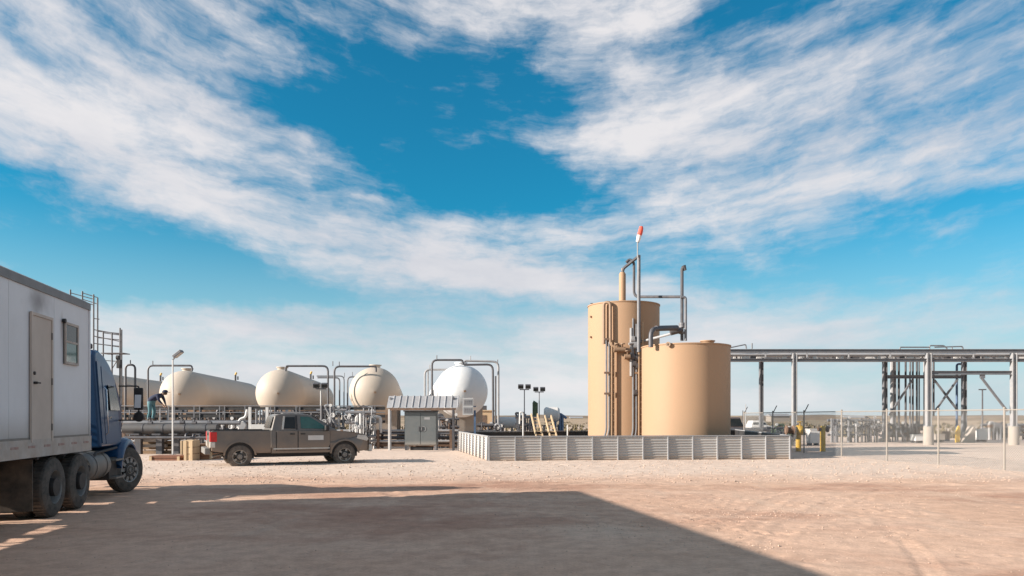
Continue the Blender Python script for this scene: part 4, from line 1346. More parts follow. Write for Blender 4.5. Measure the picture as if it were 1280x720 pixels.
uline('inverted U pipe just right of the blue truck cab', [[(157, 530), (157, 456), (169, 456), (169, 530)], [(157, 481), (169, 483)]], M['steel_dark'], 45)
uline('inverted U pipe ending on the tank behind the lamp pole', [[(185, 545), (185, 457), (240, 457), (240, 464)]], M['steel_dark'], 50)
uline('inverted U pipe dropping at the right of the pickup cab tank', [[(410, 545), (410, 457.5), (357, 457.5), (357, 464)]], M['steel_dark'], 48.5)
uline('inverted U pipe rising from the pickup bonnet to the next cream tank', [[(418, 545), (418, 458), (470, 458), (470, 465)]], M['steel_dark'], 47.5)
uline('outermost grey pipe arch right of the white tank', [[(580, 452), (582, 451), (623, 452), (623, 535)]], M['steel_light'], 45.0)
uline('dark pipe arch on the right flank of the white tank', [[(580, 456), (616, 455.5), (616.5, 535)], [(619.5, 470), (619.5, 535)]], M['steel_dark'], 44.6)
uline('grey pipe arch left of the white tank, above the shelter', [[(540, 535), (540, 450), (578, 450), (579, 456)]], M['steel_dark'], 46.0)
uline('shorter light pipe arch left of the white tank', [[(531, 535), (531, 462), (566, 462)], [(535, 462), (535, 500)]], M['steel_light'], 47.0)
uline('thin pipe arch between two cream tanks, in the distance', [[(424.5, 530), (424.5, 472), (397, 472)], [(430, 530), (430, 470), (396, 470)]], M['steel'], 62)
uline('thin pipe arch at the left edge of a cream tank, in the distance', [[(434.5, 530), (434.5, 471), (452, 471)]], M['steel'], 62)


# ------------------------------------------------------------------ walkway in front of the bullet tanks
def make_walkway():
    d = 42.5
    t = thing('walkway', 'long steel walkway with handrails in front of the cream tanks', 'walkway', (gx(160, d), d, 0))
    x0, x1 = gx(120, d) - gx(160, d), gx(480, d) - gx(160, d)
    zd = 1.62
    MB().span((x0, -.4, zd - .18), (x1, -.34, zd)).span((x0, .34, zd - .18), (x1, .40, zd)).span((x0, -.34, zd - .04), (x1, .34, zd - .01)).build('deck', M['steel_dark'], t)
    for z in (zd + .42, zd + .80):
        for y in (-.38, .38):
            MB().tube([(x0, y, z), (x1, y, z)], .028, 6).build('handrail', M['steel'], t)
    for z in (zd + .14, zd + .58):
        MB().span((x0, .405, z), (x1, .44, z + .17)).build('dark_shade_strip', M['black'], t)  # black strips standing in for the shaded space under the tanks
    post = MB().bar((0, 0, 0), (0, 0, .8), .05).build('post', M['steel'], t)
    n = int((x1 - x0) / 1.45)
    k = 0
    for i in range(n + 1):
        for y in (-.38, .38):
            p = (x0 + i * 1.45, y, zd)
            if k == 0:
                post.location = p
            else:
                inst(post, t, p)
            k += 1
    leg = MB().bar((0, 0, 0), (0, 0, zd - .18), .12).build('leg', M['steel_dark'], t)
    leg.location = (x0 + .3, 0, 0)
    for i in range(1, n):
        if i % 2 == 0:
            inst(leg, t, (x0 + .3 + i * 1.45, 0, 0))


make_walkway()


# ------------------------------------------------------------------ pipe headers on low supports in front of the walkway
def make_headers():
    d = 41.6
    x0, x1 = gx(150, d), gx(573, d)
    t = thing('pipe_header', 'bundle of long low pipes on sleepers running from the truck to the containment wall', 'pipes', (x0, d, 0))
    cfg = [(.0, 1.02, .07, 'steel_light'), (.25, .84, .05, 'steel'), (.45, .62, .09, 'steel_dark'), (-.25, .44, .07, 'steel_light'), (-.1, .22, .10, 'brown'), (.7, .95, .11, 'steel_dark'), (.9, .35, .12, 'brown')]
    for dy, z, r, m in cfg:
        MB().tube([(0, dy, z), (x1 - x0, dy, z)], r, 10).build('pipe', M[m], t)
    st = MB().span((-.07, -.4, 0), (.07, -.3, 1.08)).span((-.07, .95, 0), (.07, 1.05, 1.08)).span((-.06, -.3, .1), (.06, .95, .2)).span((-.06, -.3, .52), (.06, .95, .6)).span((-.06, -.3, .9), (.06, .95, .98)).build('support', M['brown'], t)
    st.location = (.4, 0, 0)
    for k in range(1, 10):
        inst(st, t, (.4 + k * (x1 - x0 - .8) / 9, 0, 0))
    # the heavy insulated line higher up at the left
    d2 = 35.0
    t2 = thing('insulated_pipe', 'thick grey insulated pipe under the crouching worker, behind the crates', 'pipe', (gx(160, d2), d2, 0))
    MB().tube([PT(155, 536, d2), PT(272, 536, d2)], .23, 16).build('pipe', M['insul'], t2, world=True)
    MB().tube([PT(155, 528.5, d2 + .7), PT(300, 528.5, d2 + .7)], .10, 12).build('pipe', M['steel'], t2, world=True)
    for px in (180, 205, 232, 258):
        MB().lathe([(.232, -.03), (.245, -.03), (.245, .03), (.232, .03)], PT(px, 536, d2), 'x', 18).build('band', M['steel_dark'], t2, world=True)
    for px in (173.5, 200, 221, 250):
        c = PT(px, 545, d2)
        MB().span((c.x - .14, d2 - .12, 0), (c.x + .14, d2 + .12, c.z + .05)).build('post', M['steel_dark'], t2, world=True)
        MB().span((c.x - .2, d2 - .4, c.z + .05), (c.x + .2, d2 + .9, c.z + .12)).build('bearer', M['steel_dark'], t2, world=True)
    for px, zz in ((188, 531), (228, 530), (243, 531), (262, 531)):
        c = PT(px, zz, d2)
        MB().cyl(c - Vector((0, 0, .1)), c + Vector((0, 0, .3)), .04, n=8).cyl(c + Vector((0, -.02, .3)), c + Vector((0, -.02, .33)), .14, n=12).cyl(c + Vector((-.1, 0, .08)), c + Vector((.1, 0, .08)), .09, n=10).build('valve', M['steel_dark'], t2, world=True)
    for px in (238, 247, 255, 268):
        MB().tube([(gx(px, d2), d2 - .5, 0), (gx(px, d2), d2 - .5, gz(540 + px % 4, d2)), (gx(px, d2), d2, gz(540 + px % 4, d2))], .05, 8, .15).build('drop_pipe', M['steel_dark'], t2, world=True)
    MB().tube([PT(155, 547, d2 - .5), PT(276, 547, d2 - .5)], .07, 10).build('pipe', M['steel_dark'], t2, world=True)
    MB().tube([PT(155, 556, d2 + .9), PT(330, 556, d2 + .9)], .09, 10).build('pipe', M['brown'], t2, world=True)
    # stacked timber between the posts
    t3 = thing('timber_stack', 'stack of weathered beams between the grey pipe posts at the left', 'timber', (gx(187, d2), d2 + .5, 0))
    b0 = MB().box((0, 0, 0), (1.9, .22, .16)).build('plank', M['wood'], t3)
    b0.location = (.25, 0, .10)
    ms = [M['wood'], M['concrete'], M['wood_pale']]
    k = 0
    for z in (.10, .32, .56, .78):
        for y in (0, .3):
            if k:
                c = inst(b0, t3, (.25 + rnd.uniform(-.12, .12), y, z + rnd.uniform(-.01, .01)), (0, 0, rnd.uniform(-.03, .03)))
            k += 1
    # second small stack
    pl = MB().box((0, 0, 0), (1.1, .2, .14)).build('beam', M['concrete'], t3)
    pl.location = (.1, -.25, .68)
    inst(pl, t3, (.15, -.25, .42))


make_headers()


# ------------------------------------------------------------------ crates by the pickup's tail
def make_crates():
    d = 29.3
    def crate(label, px0, px1, ytop, depth, m, mend, rz, d=d, ground=True, boards=3):
        x0, x1 = gx(px0, d), gx(px1, d); w = x1 - x0; h = gz(ytop, d)
        zg = GZ((x0 + x1) / 2, d)
        t = thing('wooden_crate', label, 'crate', ((x0 + x1) / 2, d + depth / 2, zg), rz)
        h -= zg
        MB().span((-w / 2 + .03, -depth / 2 + .03, .03), (w / 2 - .03, depth / 2 - .03, h - .03)).build('core', M['wood_red'], t)
        bh = (h - .02 * (boards - 1)) / boards
        pl = MB().box((0, 0, 0), (w, .03, bh)).build('plank', m, t)
        pl.location = (0, -depth / 2, bh / 2)
        for k in range(1, boards):
            inst(pl, t, (0, -depth / 2, bh / 2 + k * (bh + .02)))
        for k in range(boards):
            inst(pl, t, (0, depth / 2, bh / 2 + k * (bh + .02)))
        es = MB().box((0, 0, 0), (.035, depth + .03, bh)).build('plank', m, t)
        es.location = (-w / 2, 0, bh / 2)
        for k in range(boards):
            if k:
                inst(es, t, (-w / 2, 0, bh / 2 + k * (bh + .02)))
            inst(es, t, (w / 2, 0, bh / 2 + k * (bh + .02)))
        for x in (-w / 2 + .05, w / 2 - .05):
            MB().box((x, -depth / 2 - .03, h / 2), (.10, .03, h)).build('batten', mend, t)
        tp = MB().box((0, 0, 0), (w + .02, depth / 4 - .015, .025)).build('lid_plank', m, t)
        tp.location = (0, -depth * 3 / 8, h + .012)
        for k in range(1, 4):
            inst(tp, t, (0, -depth * 3 / 8 + k * depth / 4, h + .012))
        return t
    crate('low red brown wooden crate lying left of the pale crate', 187, 225, 570.5, .9, M['wood_red'], M['wood_pale'], 0, boards=2)
    crate('tall pale slatted crate next to the pickup tail light', 231, 242, 551, .5, M['wood_pale'], M['wood_pale'], -.08, boards=3)
    crate('brown slatted crate tucked behind the pickup tail', 243, 266, 556, .8, M['crate_brown'], M['wood_pale'], -.02, d=29.9, boards=4)
    crate('narrow grey wooden crate behind the pale crate', 226, 231, 551, .4, M['concrete'], M['wood_pale'], 0, d=30.6, boards=2)


make_crates()


# ------------------------------------------------------------------ white loading frame, manifolds
def make_manifolds():
    d = 38.2
    t = thing('loading_frame', 'white square steel frame standing behind the pickup bed', 'frame', (gx(311, d), d, 0))
    a, b = PT(312.5, 509, d), PT(334, 509, d)
    for p in (a, b):
        MB().bar((p.x, d, 0), (p.x, d, p.z), .13).build('post', M['white'], t, world=True)
    z = gz(533.5, d)
    MB().bar((a.x + .066, d, z), (b.x - .066, d, z), .16, .26).build('beam', M['white'], t, world=True)
    for px in (318, 322.5, 326, 329):
        MB().tube([(gx(px, d), d + .3, 0), (gx(px, d), d + .3, gz(511 + (px % 3), d))], .05, 8).build('hose_pipe', M['steel'], t, world=True)
    MB().tube([PT(299, 538, d), PT(299, 524, d), PT(307, 522, d), PT(309, 512, d)], .07, 8, .2).build('loading_arm', M['white'], t, world=True)
    MB().cyl(PT(303, 532, d) + Vector((0, -.1, 0)), PT(303, 532, d) + Vector((0, .1, 0)), .2, n=14).build('flange', M['steel_light'], t, world=True)

    def manifold(label, px0, px1, ytop, ybase, d, n, seed, mats, header=True):
        r_ = random.Random(seed)
        x0, x1 = gx(px0, d), gx(px1, d)
        t = thing('valve_manifold', label, 'manifold', ((x0 + x1) / 2, d, 0), group=None)
        zt = gz(ytop, d)
        if header:
            for q in (.30, .62, .86):
                MB().tube([(x0 - .1, d, zt * q), (x1 + .1, d, zt * q)], .07 + .04 * r_.random(), 10).build('header', M[mats[0]], t, world=True)
        for k in range(n):
            x = x0 + (x1 - x0) * (k + .5 * r_.random() + .25) / n
            yy = d + r_.uniform(-.5, .5)
            h = zt * r_.uniform(.72, 1.0)
            r = r_.choice((.035, .05, .07, .09))
            m = M[r_.choice(mats)]
            if r_.random() < .35:
                pts = [(x, yy, 0), (x, yy, h), (x + r_.choice((-1, 1)) * r_.uniform(.25, .5), yy, h), (x + .35, yy, h * .5)]
                MB().tube(pts, r, 8, .12).build('riser', m, t, world=True)
            else:
                MB().tube([(x, yy, 0), (x, yy, h)], r, 8).build('riser', m, t, world=True)
            q = r_.random()
            vz = h * r_.uniform(.4, .9)
            v = MB().cyl((x, yy, vz - .1), (x, yy, vz + .1), r * 1.7, n=10)
            v.cyl((x, yy - .12, vz), (x, yy - .28, vz), .02, n=6)
            v.lathe([(.10, -.02), (.13, -.02), (.13, .02), (.10, .02), (.10, -.02)], (x, yy - .28, vz), 'y', 12)
            v.bar((x - .1, yy - .28, vz), (x + .1, yy - .28, vz), .02).bar((x, yy - .28, vz - .1), (x, yy - .28, vz + .1), .02)
            v.build('valve', M[r_.choice(mats)], t, world=True)
            if q < .4:
                MB().cyl((x, yy - .05, h + .02), (x, yy - .12, h + .02), .09, n=12).cyl((x, yy, h - .05), (x, yy, h + .1), .015, n=6).build('gauge', M['white'] if q < .2 else M['steel_dark'], t, world=True)
        return t
    S1 = ('steel', 'steel_light', 'white', 'steel_dark')
    manifold('valve manifold beyond the pickup windscreen, tangle of grey risers', 398, 432, 505, 560, 42.2, 12, 3, S1)
    manifold('valve manifold in front of the round cream tank right of the pickup', 434, 468, 508, 560, 41.2, 13, 5, S1)
    manifold('small valve manifold left of the white loading frame', 268, 308, 522, 560, 40.8, 9, 8, ('steel_dark', 'steel', 'white'))
    manifold('dark valve manifold behind the bending person and the lamp pole', 160, 232, 507, 560, 43.6, 20, 14, ('steel_dark', 'steel', 'steel_dark', 'brown'))
    manifold('dark valve manifold under the cream tank left of the pickup bed', 236, 300, 510, 560, 44.4, 18, 15, ('steel_dark', 'brown', 'steel', 'steel_dark'))
    manifold('dark valve manifold behind the pickup roof', 338, 396, 509, 560, 43.9, 16, 16, ('steel_dark', 'steel', 'steel_light', 'steel_dark'))
    manifold('dark valve manifold behind the sheltered cabinet', 548, 572, 518, 560, 43.0, 8, 9, ('steel_dark', 'steel', 'brown'))
    manifold('dark valve manifold at the foot of the white tank', 598, 628, 527, 560, 44.3, 9, 11, ('steel_dark', 'steel_light', 'steel_dark'))
    manifold('pump manifold left of the two leaning ladders', 646, 668, 516, 560, 48.8, 9, 12, ('steel', 'steel_dark', 'steel_light'))
    manifold('pale manifold skid behind the chain link fence, left of the pipe rack cluster', 1036, 1098, 521, 553, 52, 30, 21, ('steel', 'steel_light', 'steel', 'steel_dark', 'steel_light'))
    manifold('dense manifold skid under the vertical pipe cluster of the rack', 1102, 1154, 528, 555, 54, 26, 22, ('steel', 'steel_dark', 'brown', 'steel_dark'))
    manifold('manifold skid at far right behind the last concrete pier', 1228, 1300, 528, 553, 58, 26, 23, ('steel', 'steel', 'brown', 'steel_light'))
    manifold('low grey valve group behind the yellow bollards', 960, 996, 531, 553, 45.9, 9, 24, ('steel_dark', 'steel', 'green'))


make_manifolds()


# ------------------------------------------------------------------ person on the walkway
def make_person():
    d = 36.0
    o = PT(190, 527, d)
    t = thing('person', 'person in navy top and teal jeans bending forward over the thick pipe', 'person', o, 0)
    t.scale = (1.12, 1.12, 1.08)
    # what he stands on belongs to the pipe: a small platform
    J = {  # local joints: x to the right (towards what he bends over), z up
        'pelvis': (-.06, 0, .90), 'waist': (.02, 0, 1.02), 'chest': (.26, 0, 1.14), 'neck': (.43, 0, 1.24), 'head0': (.49, 0, 1.28), 'head1': (.57, 0, 1.30),
        'hipL': (-.06, .11, .86), 'kneeL': (.04, .13, .47), 'ankL': (-.04, .13, .09), 'toeL': (.14, .14, .04),
        'hipR': (-.06, -.11, .86), 'kneeR': (-.02, -.13, .47), 'ankR': (-.12, -.13, .09), 'toeR': (.06, -.14, .04),
        'shL': (.35, .19, 1.17), 'elL': (.42, .23, .98), 'wrL': (.52, .16, .76), 'haL': (.56, .14, .69),
        'shR': (.35, -.19, 1.17), 'elR': (.40, -.24, .97), 'wrR': (.54, -.17, .78), 'haR': (.58, -.15, .71)}
    Rr = {'pelvis': .185, 'waist': .18, 'chest': .205, 'neck': .06, 'head0': .085, 'head1': .095, 'hip': .12, 'knee': .08, 'ank': .055, 'toe': .045, 'sh': .09, 'el': .06, 'wr': .034, 'ha': .036}
    E = [('pelvis', 'waist'), ('waist', 'chest'), ('chest', 'neck'), ('neck', 'head0'), ('head0', 'head1')]
    for s_ in 'LR':
        E += [('pelvis', 'hip' + s_), ('hip' + s_, 'knee' + s_), ('knee' + s_, 'ank' + s_), ('ank' + s_, 'toe' + s_), ('chest', 'sh' + s_), ('sh' + s_, 'el' + s_), ('el' + s_, 'wr' + s_), ('wr' + s_, 'ha' + s_)]
    names = list(J)
    vs = [Vector(J[n]) for n in names]; es = [(names.index(a), names.index(b)) for a, b in E]
    rr = [Rr.get(n, Rr.get(n[:-1], .05)) for n in names]
    # fingers and thumb
    for s_, sg in (('L', 1), ('R', -1)):
        h = names.index('ha' + s_); base = vs[h]
        for k, (dy, ln) in enumerate(((-.03, .07), (-.01, .085), (.01, .08), (.03, .065))):
            a = base + Vector((.02, dy, -.035)); b = a + Vector((.035, 0, -ln * .45)); c = b + Vector((-.01, 0, -ln * .5))
            i = len(vs); vs += [a, b, c]; rr += [.011, .010, .008]
            es += [(h, i), (i, i + 1), (i + 1, i + 2)]
        a = base + Vector((.03, -sg * .035, .0)); b = a + Vector((.03, -sg * .02, -.03))
        i = len(vs); vs += [a, b]; rr += [.013, .010]; es += [(h, i), (i, i + 1)]
    # nose and jaw
    h = names.index('head1')
    i = len(vs); vs += [Vector((.66, 0, 1.235)), Vector((.61, 0, 1.20))]; rr += [.018, .05]; es += [(h, i), (h, i + 1)]
    me = bpy.data.meshes.new('body'); me.from_pydata([tuple(v) for v in vs], es, [])
    b = bpy.data.objects.new('body', me); COL.objects.link(b)
    sk = b.modifiers.new('skin', 'SKIN'); sk.use_smooth_shade = True
    for k, r in enumerate(rr):
        me.skin_vertices[0].data[k].radius = (r, r)
    me.skin_vertices[0].data[0].use_root = True
    b.modifiers.new('sub', 'SUBSURF').levels = 1
    dg = bpy.context.evaluated_depsgraph_get()
    nm = bpy.data.meshes.new_from_object(b.evaluated_get(dg))
    b.modifiers.clear(); b.data = nm; nm.name = 'body'
    for m_ in ('navy', 'jeans', 'skin', 'boot'):
        nm.materials.append(M[m_])
    for p in nm.polygons:
        c = p.center
        if c.z < .12:
            p.material_index = 3
        elif c.x > .47 and c.z > 1.17 and abs(c.y) < .13:
            p.material_index = 2
        elif c.z < .80 and c.x > .46:
            p.material_index = 2
        elif c.z < .95 and c.x < .25:
            p.material_index = 1
        p.use_smooth = True
    b.parent = t
    MB().lathe([(.12, -.01), (.118, .04), (.09, .085), (.04, .105), (.001, .11)], (.57, 0, 1.325), 'z', 18).box((.69, 0, 1.32), (.14, .17, .015)).build('cap', M['navy'], t)
    MB().lathe([(.093, -.10), (.105, -.03), (.108, .0)], (.555, 0, 1.325), 'z', 16).build('hair', M['boot'], t)
    # stand for him
    s_ = thing('step_platform', 'small grey step platform under the bending person', 'platform', (o.x, d, 0))
    MB().span((o.x - .55, d - .35, o.z - .06), (o.x + .9, d + .35, o.z)).build('deck', M['steel_dark'], s_, world=True)
    for x in (o.x - .5, o.x + .85):
        for y in (d - .3, d + .3):
            MB().bar((x, y, 0), (x, y, o.z - .06), .06).build('leg', M['steel_dark'], s_, world=True)
    q = o + Vector((.57, 0, .70))
    MB().tube([(q.x, d - .4, q.z - .06), (q.x, d + .4, q.z - .06)], .03, 8).build('handrail', M['steel_light'], s_, world=True)
    for y in (d - .38, d + .38):
        MB().bar((q.x, y, o.z), (q.x, y, q.z - .06), .04).build('post', M['steel_light'], s_, world=True)


make_person()


# ------------------------------------------------------------------ lamp poles
def lamp_pole(label, px, ytop, d, ybase_z, style, m, name='lamp_pole'):
    z1 = gz(ytop, d)
    t = thing(name, label, 'lamp', (gx(px, d), d, ybase_z), group='floodlights on poles')
    h = z1 - ybase_z
    MB().cyl((0, 0, 0), (0, 0, h), .038, .034, n=10).build('pole', m, t)
    MB().box((0, 0, .03), (.22, .22, .06)).build('base', M['steel'], t)
    if style == 'tilt':
        mt = Matrix.Rotation(R(-38), 3, 'Y')
        MB().bar((0, 0, h), (.1, 0, h + .12), .05).build('arm', M['steel'], t)
        hd = MB().box((.24, 0, h + .28), (.46, .34, .13), mat=mt).build('lamp_head', M['steel'], t, bevel=.02)
        MB().box(Vector((.24, 0, h + .28)) + mt @ Vector((0, 0, -.07)), (.38, .28, .02), mat=mt).build('lens', M['lens'], hd)
    else:
        MB().bar((-.32, 0, h), (.32, 0, h), .06).build('crossarm', M['steel_dark'], t)
        for x in (-.24, .24):
            mt = Matrix.Rotation(R(18), 3, 'X')
            hd = MB().box((x, -.06, h + .2), (.36, .26, .26), mat=mt).build('lamp_head', M['steel_dark'], t, bevel=.02)
            MB().box(Vector((x, -.06, h + .2)) + mt @ Vector((0, -.135, 0)), (.30, .015, .2), mat=mt).build('lens', M['glass'], hd)
    return t


lamp_pole('white pole with one tilted floodlight, right of the bending person', 216, 450, 34.2, 0, 'tilt', M['white'])
lamp_pole('white pole with dark twin floodlights beside the pickup cab tank', 401, 486, 43.5, 0, 'twin', M['white'])
lamp_pole('left of the two thin floodlight poles between the white tank and the tan tanks', 655.5, 487, 49.0, 0, 'twin', M['steel'])
lamp_pole('right of the two thin floodlight poles, above the dark green box', 674, 490, 52, 0, 'twin', M['steel'])


# ------------------------------------------------------------------ shelter and cabinet
def make_shelter():
    d = 39.0
    xl, xr = gx(486.5, d), gx(570, d)
    t = thing('shelter', 'small open shelter with a sloping ribbed metal roof over the cabinet', 'shelter', ((xl + xr) / 2, d, 0))
    zf, zb = gz(511.5, d), gz(494.5, d + .6)
    dep = .62
    for x, y, z, m in ((xl, d - .05, zf, 'white'), (xr - .15, d - .05, zf, 'steel_dark'), (xl, d + dep - .2, zb - .1, 'steel'), (xr - .15, d + dep - .2, zb - .1, 'steel_dark')):
        MB().bar((x, y, 0), (x, y, z), .09).build('post', M[m], t, world=True)
    MB().bar((xl, d - .05, zf), (xr, d - .05, zf), .08, .12).build('eave_beam', M['brown'], t, world=True)
    n = 11
    w = (xr - xl + .25) / n
    # ribbed sheet: pan plus raised rib
    y0, y1 = d - .10, d + dep
    sl = (zb - zf - .1) / (dep + .1)
    def zz(y):
        return zf + .08 + (y - d + .1) * sl
    pan = MB()
    a, b_, c, e = .0, w * .80, w * .85, w * .94
    prof = [(a, 0), (b_, 0), (c, .045), (e, .045), (w, 0)]
    vs = []
    for y in (y0, y1):
        vs += [(x, y - d, zz(y) + h) for x, h in prof] + [(x, y - d, zz(y) + h - .02) for x, h in prof]
    fs = []
    k = len(prof)
    for i in range(k - 1):
        fs += [(i, i + 1, 2 * k + i + 1, 2 * k + i), (k + i + 1, k + i, 3 * k + i, 3 * k + i + 1), (i + 1, i, k + i, k + i + 1), (2 * k + i, 2 * k + i + 1, 3 * k + i + 1, 3 * k + i)]
    p0 = pan.add(vs, fs).build('roof_panel', M['roof'], t)
    base = xl - .12 - t.location.x
    p0.location = (base, 0, 0)
    for i in range(1, n):
        inst(p0, t, (base + i * w, 0, 0))
    # cabinet
    d2 = 39.15
    x0, x1 = gx(505.5, d2), gx(546, d2)
    c_ = thing('cabinet', 'grey green two door equipment cabinet under the shelter roof', 'cabinet', ((x0 + x1) / 2, d2, 0))
    w, h, z0 = x1 - x0, gz(514.5, d2), .28
    MB().span((-w / 2, 0, z0), (w / 2, .75, h)).build('body', M['cabinet'], c_, bevel=.015)
    MB().span((-w / 2 - .05, -.08, h + .002), (w / 2 + .05, .8, h + .06)).build('top', M['steel_dark'], c_)
    for s_ in (-1, 1):
        dd = MB().span((s_ * .015, -.025, z0 + .05), (s_ * (w / 2 - .04), -.002, h - .04)).build('door', M['cabinet'], c_, bevel=.008)
        MB().span((s_ * .06, -.06, z0 + .75), (s_ * .10, -.026, z0 + 1.0)).build('handle', M['steel_dark'], dd)
    MB().lathe([(.11, -.01), (.135, -.01), (.135, .004), (.11, .004), (.11, -.01)], (.16, -.03, z0 + .88), 'y', 20).build('round_mark', M['steel_light'], c_)
    MB().span((.2, -.032, h - .42), (.5, -.027, h - .30)).build('label_plate', M['steel_light'], c_)
    for x in (-w / 2 + .08, w / 2 - .08):
        for y in (.08, .67):
            MB().span((x - .06, y - .06, 0), (x + .06, y + .06, z0)).build('foot', M['steel'], c_)
    MB().span((-w / 2 + .3, .1, 0.02), (w / 2 - .25, .6, .2)).build('base_plinth', M['black'], c_)


make_shelter()


# ------------------------------------------------------------------ signs
def make_sign():
    d = 37.0
    p = PT(585, 508, d)
    t = thing('sign_board', 'white framed sign with two rows of grey panels, before the white tank', 'sign', (p.x, d, 0))
    rz = R(-14)
    w, h = .56, .86
    MB().box(p, (w, .03, h), rz).build('board', M['sign_frame'], t, world=True)
    u = Vector((math.cos(rz), math.sin(rz), 0)); nn = Vector((u.y, -u.x, 0))
    for r in (0, 1):
        MB().box(p + nn * .018 + Vector((0, 0, .2 - r * .4)), (w * .84, .014, .33), rz).build('panel', M['sign'], t, world=True)
        g = MB()
        for k in range(4):
            g.box(p + nn * .028 + u * ((k - 1.5) * .105) + Vector((0, 0, .2 - r * .4)), (.06, .01, .22), rz)
            g.box(p + nn * .029 + u * ((k - 1.5) * .105 + .02) + Vector((0, 0, .26 - r * .4)), (.05, .01, .05), rz)
        g.build('lettering', M['steel_dark'], t, world=True)
    q = PT(593.5, 545, d)
    MB().bar((q.x, d + .1, 0), (q.x, d + .05, p.z - .2), .10).build('post', M['blue_pipe'], t, world=True)
    MB().bar((p.x - .1, d + .08, p.z), (q.x + .05, d + .08, p.z), .06).build('bracket', M['blue_pipe'], t, world=True)


make_sign()


# ------------------------------------------------------------------ scaffold stair tower behind the truck cab
def make_scaffold():
    d = 44.0
    t = thing('scaffold_tower', 'bare scaffold tower with guard rails rising behind the blue cab', 'scaffold', (gx(133, d), d, 0))
    S_ = M['steel_dark']
    def pipe(a, b, r=.03, dd=0):
        MB().cyl(a, b, r, n=6).build('tube', S_, t, world=True)
    for px, top, dd in ((117, 368, 0), (150, 410, 0), (129, 414, 1.8), (103, 364, 1.8), (88, 362, 0), (122, 372, 1.8), (140, 416, 0), (152, 412, 1.8)):
        pipe((gx(px, d + dd), d + dd, 0), (gx(px, d + dd), d + dd, gz(top, d + dd)), .045)
    for (p0, y0, p1, y1, dd) in ((88, 366, 117, 374, 0), (88, 374, 117, 381, 0), (117, 412, 151, 418, 0), (117, 420, 151, 427, 0), (117, 429, 151, 434, 0), (129, 416, 151, 419, 1), (117, 398, 124, 399, 0), (103, 366, 122, 372, 1.8), (103, 374, 122, 380, 1.8), (121, 414, 152, 417, 1.8), (121, 422, 152, 425, 1.8), (121, 430, 152, 433, 1.8), (121, 450, 152, 452, 1.8)):
        pipe(PT(p0, y0, d + dd), PT(p1, y1, d + dd))
    for (p0, p1, y) in ((127, 155, 441),):
        a, b = PT(p0, y, d), PT(p1, y, d)
        MB().span((a.x, d - .1, a.z - .05), (b.x, d + .7, a.z)).build('deck', M['steel_dark'], t, world=True)
    pipe(PT(117, 500, d), PT(150, 444, d)); pipe(PT(150, 500, d), PT(117, 444, d))
    c = PT(149, 455, d - .3)
    MB().box(c, (.22, .2, .5)).build('junction_box', M['black'], t, world=True)
    MB().cyl(PT(146, 447, d - .3), PT(149, 447, d - .3), .14, n=10).build('lamp', M['black'], t, world=True)


make_scaffold()


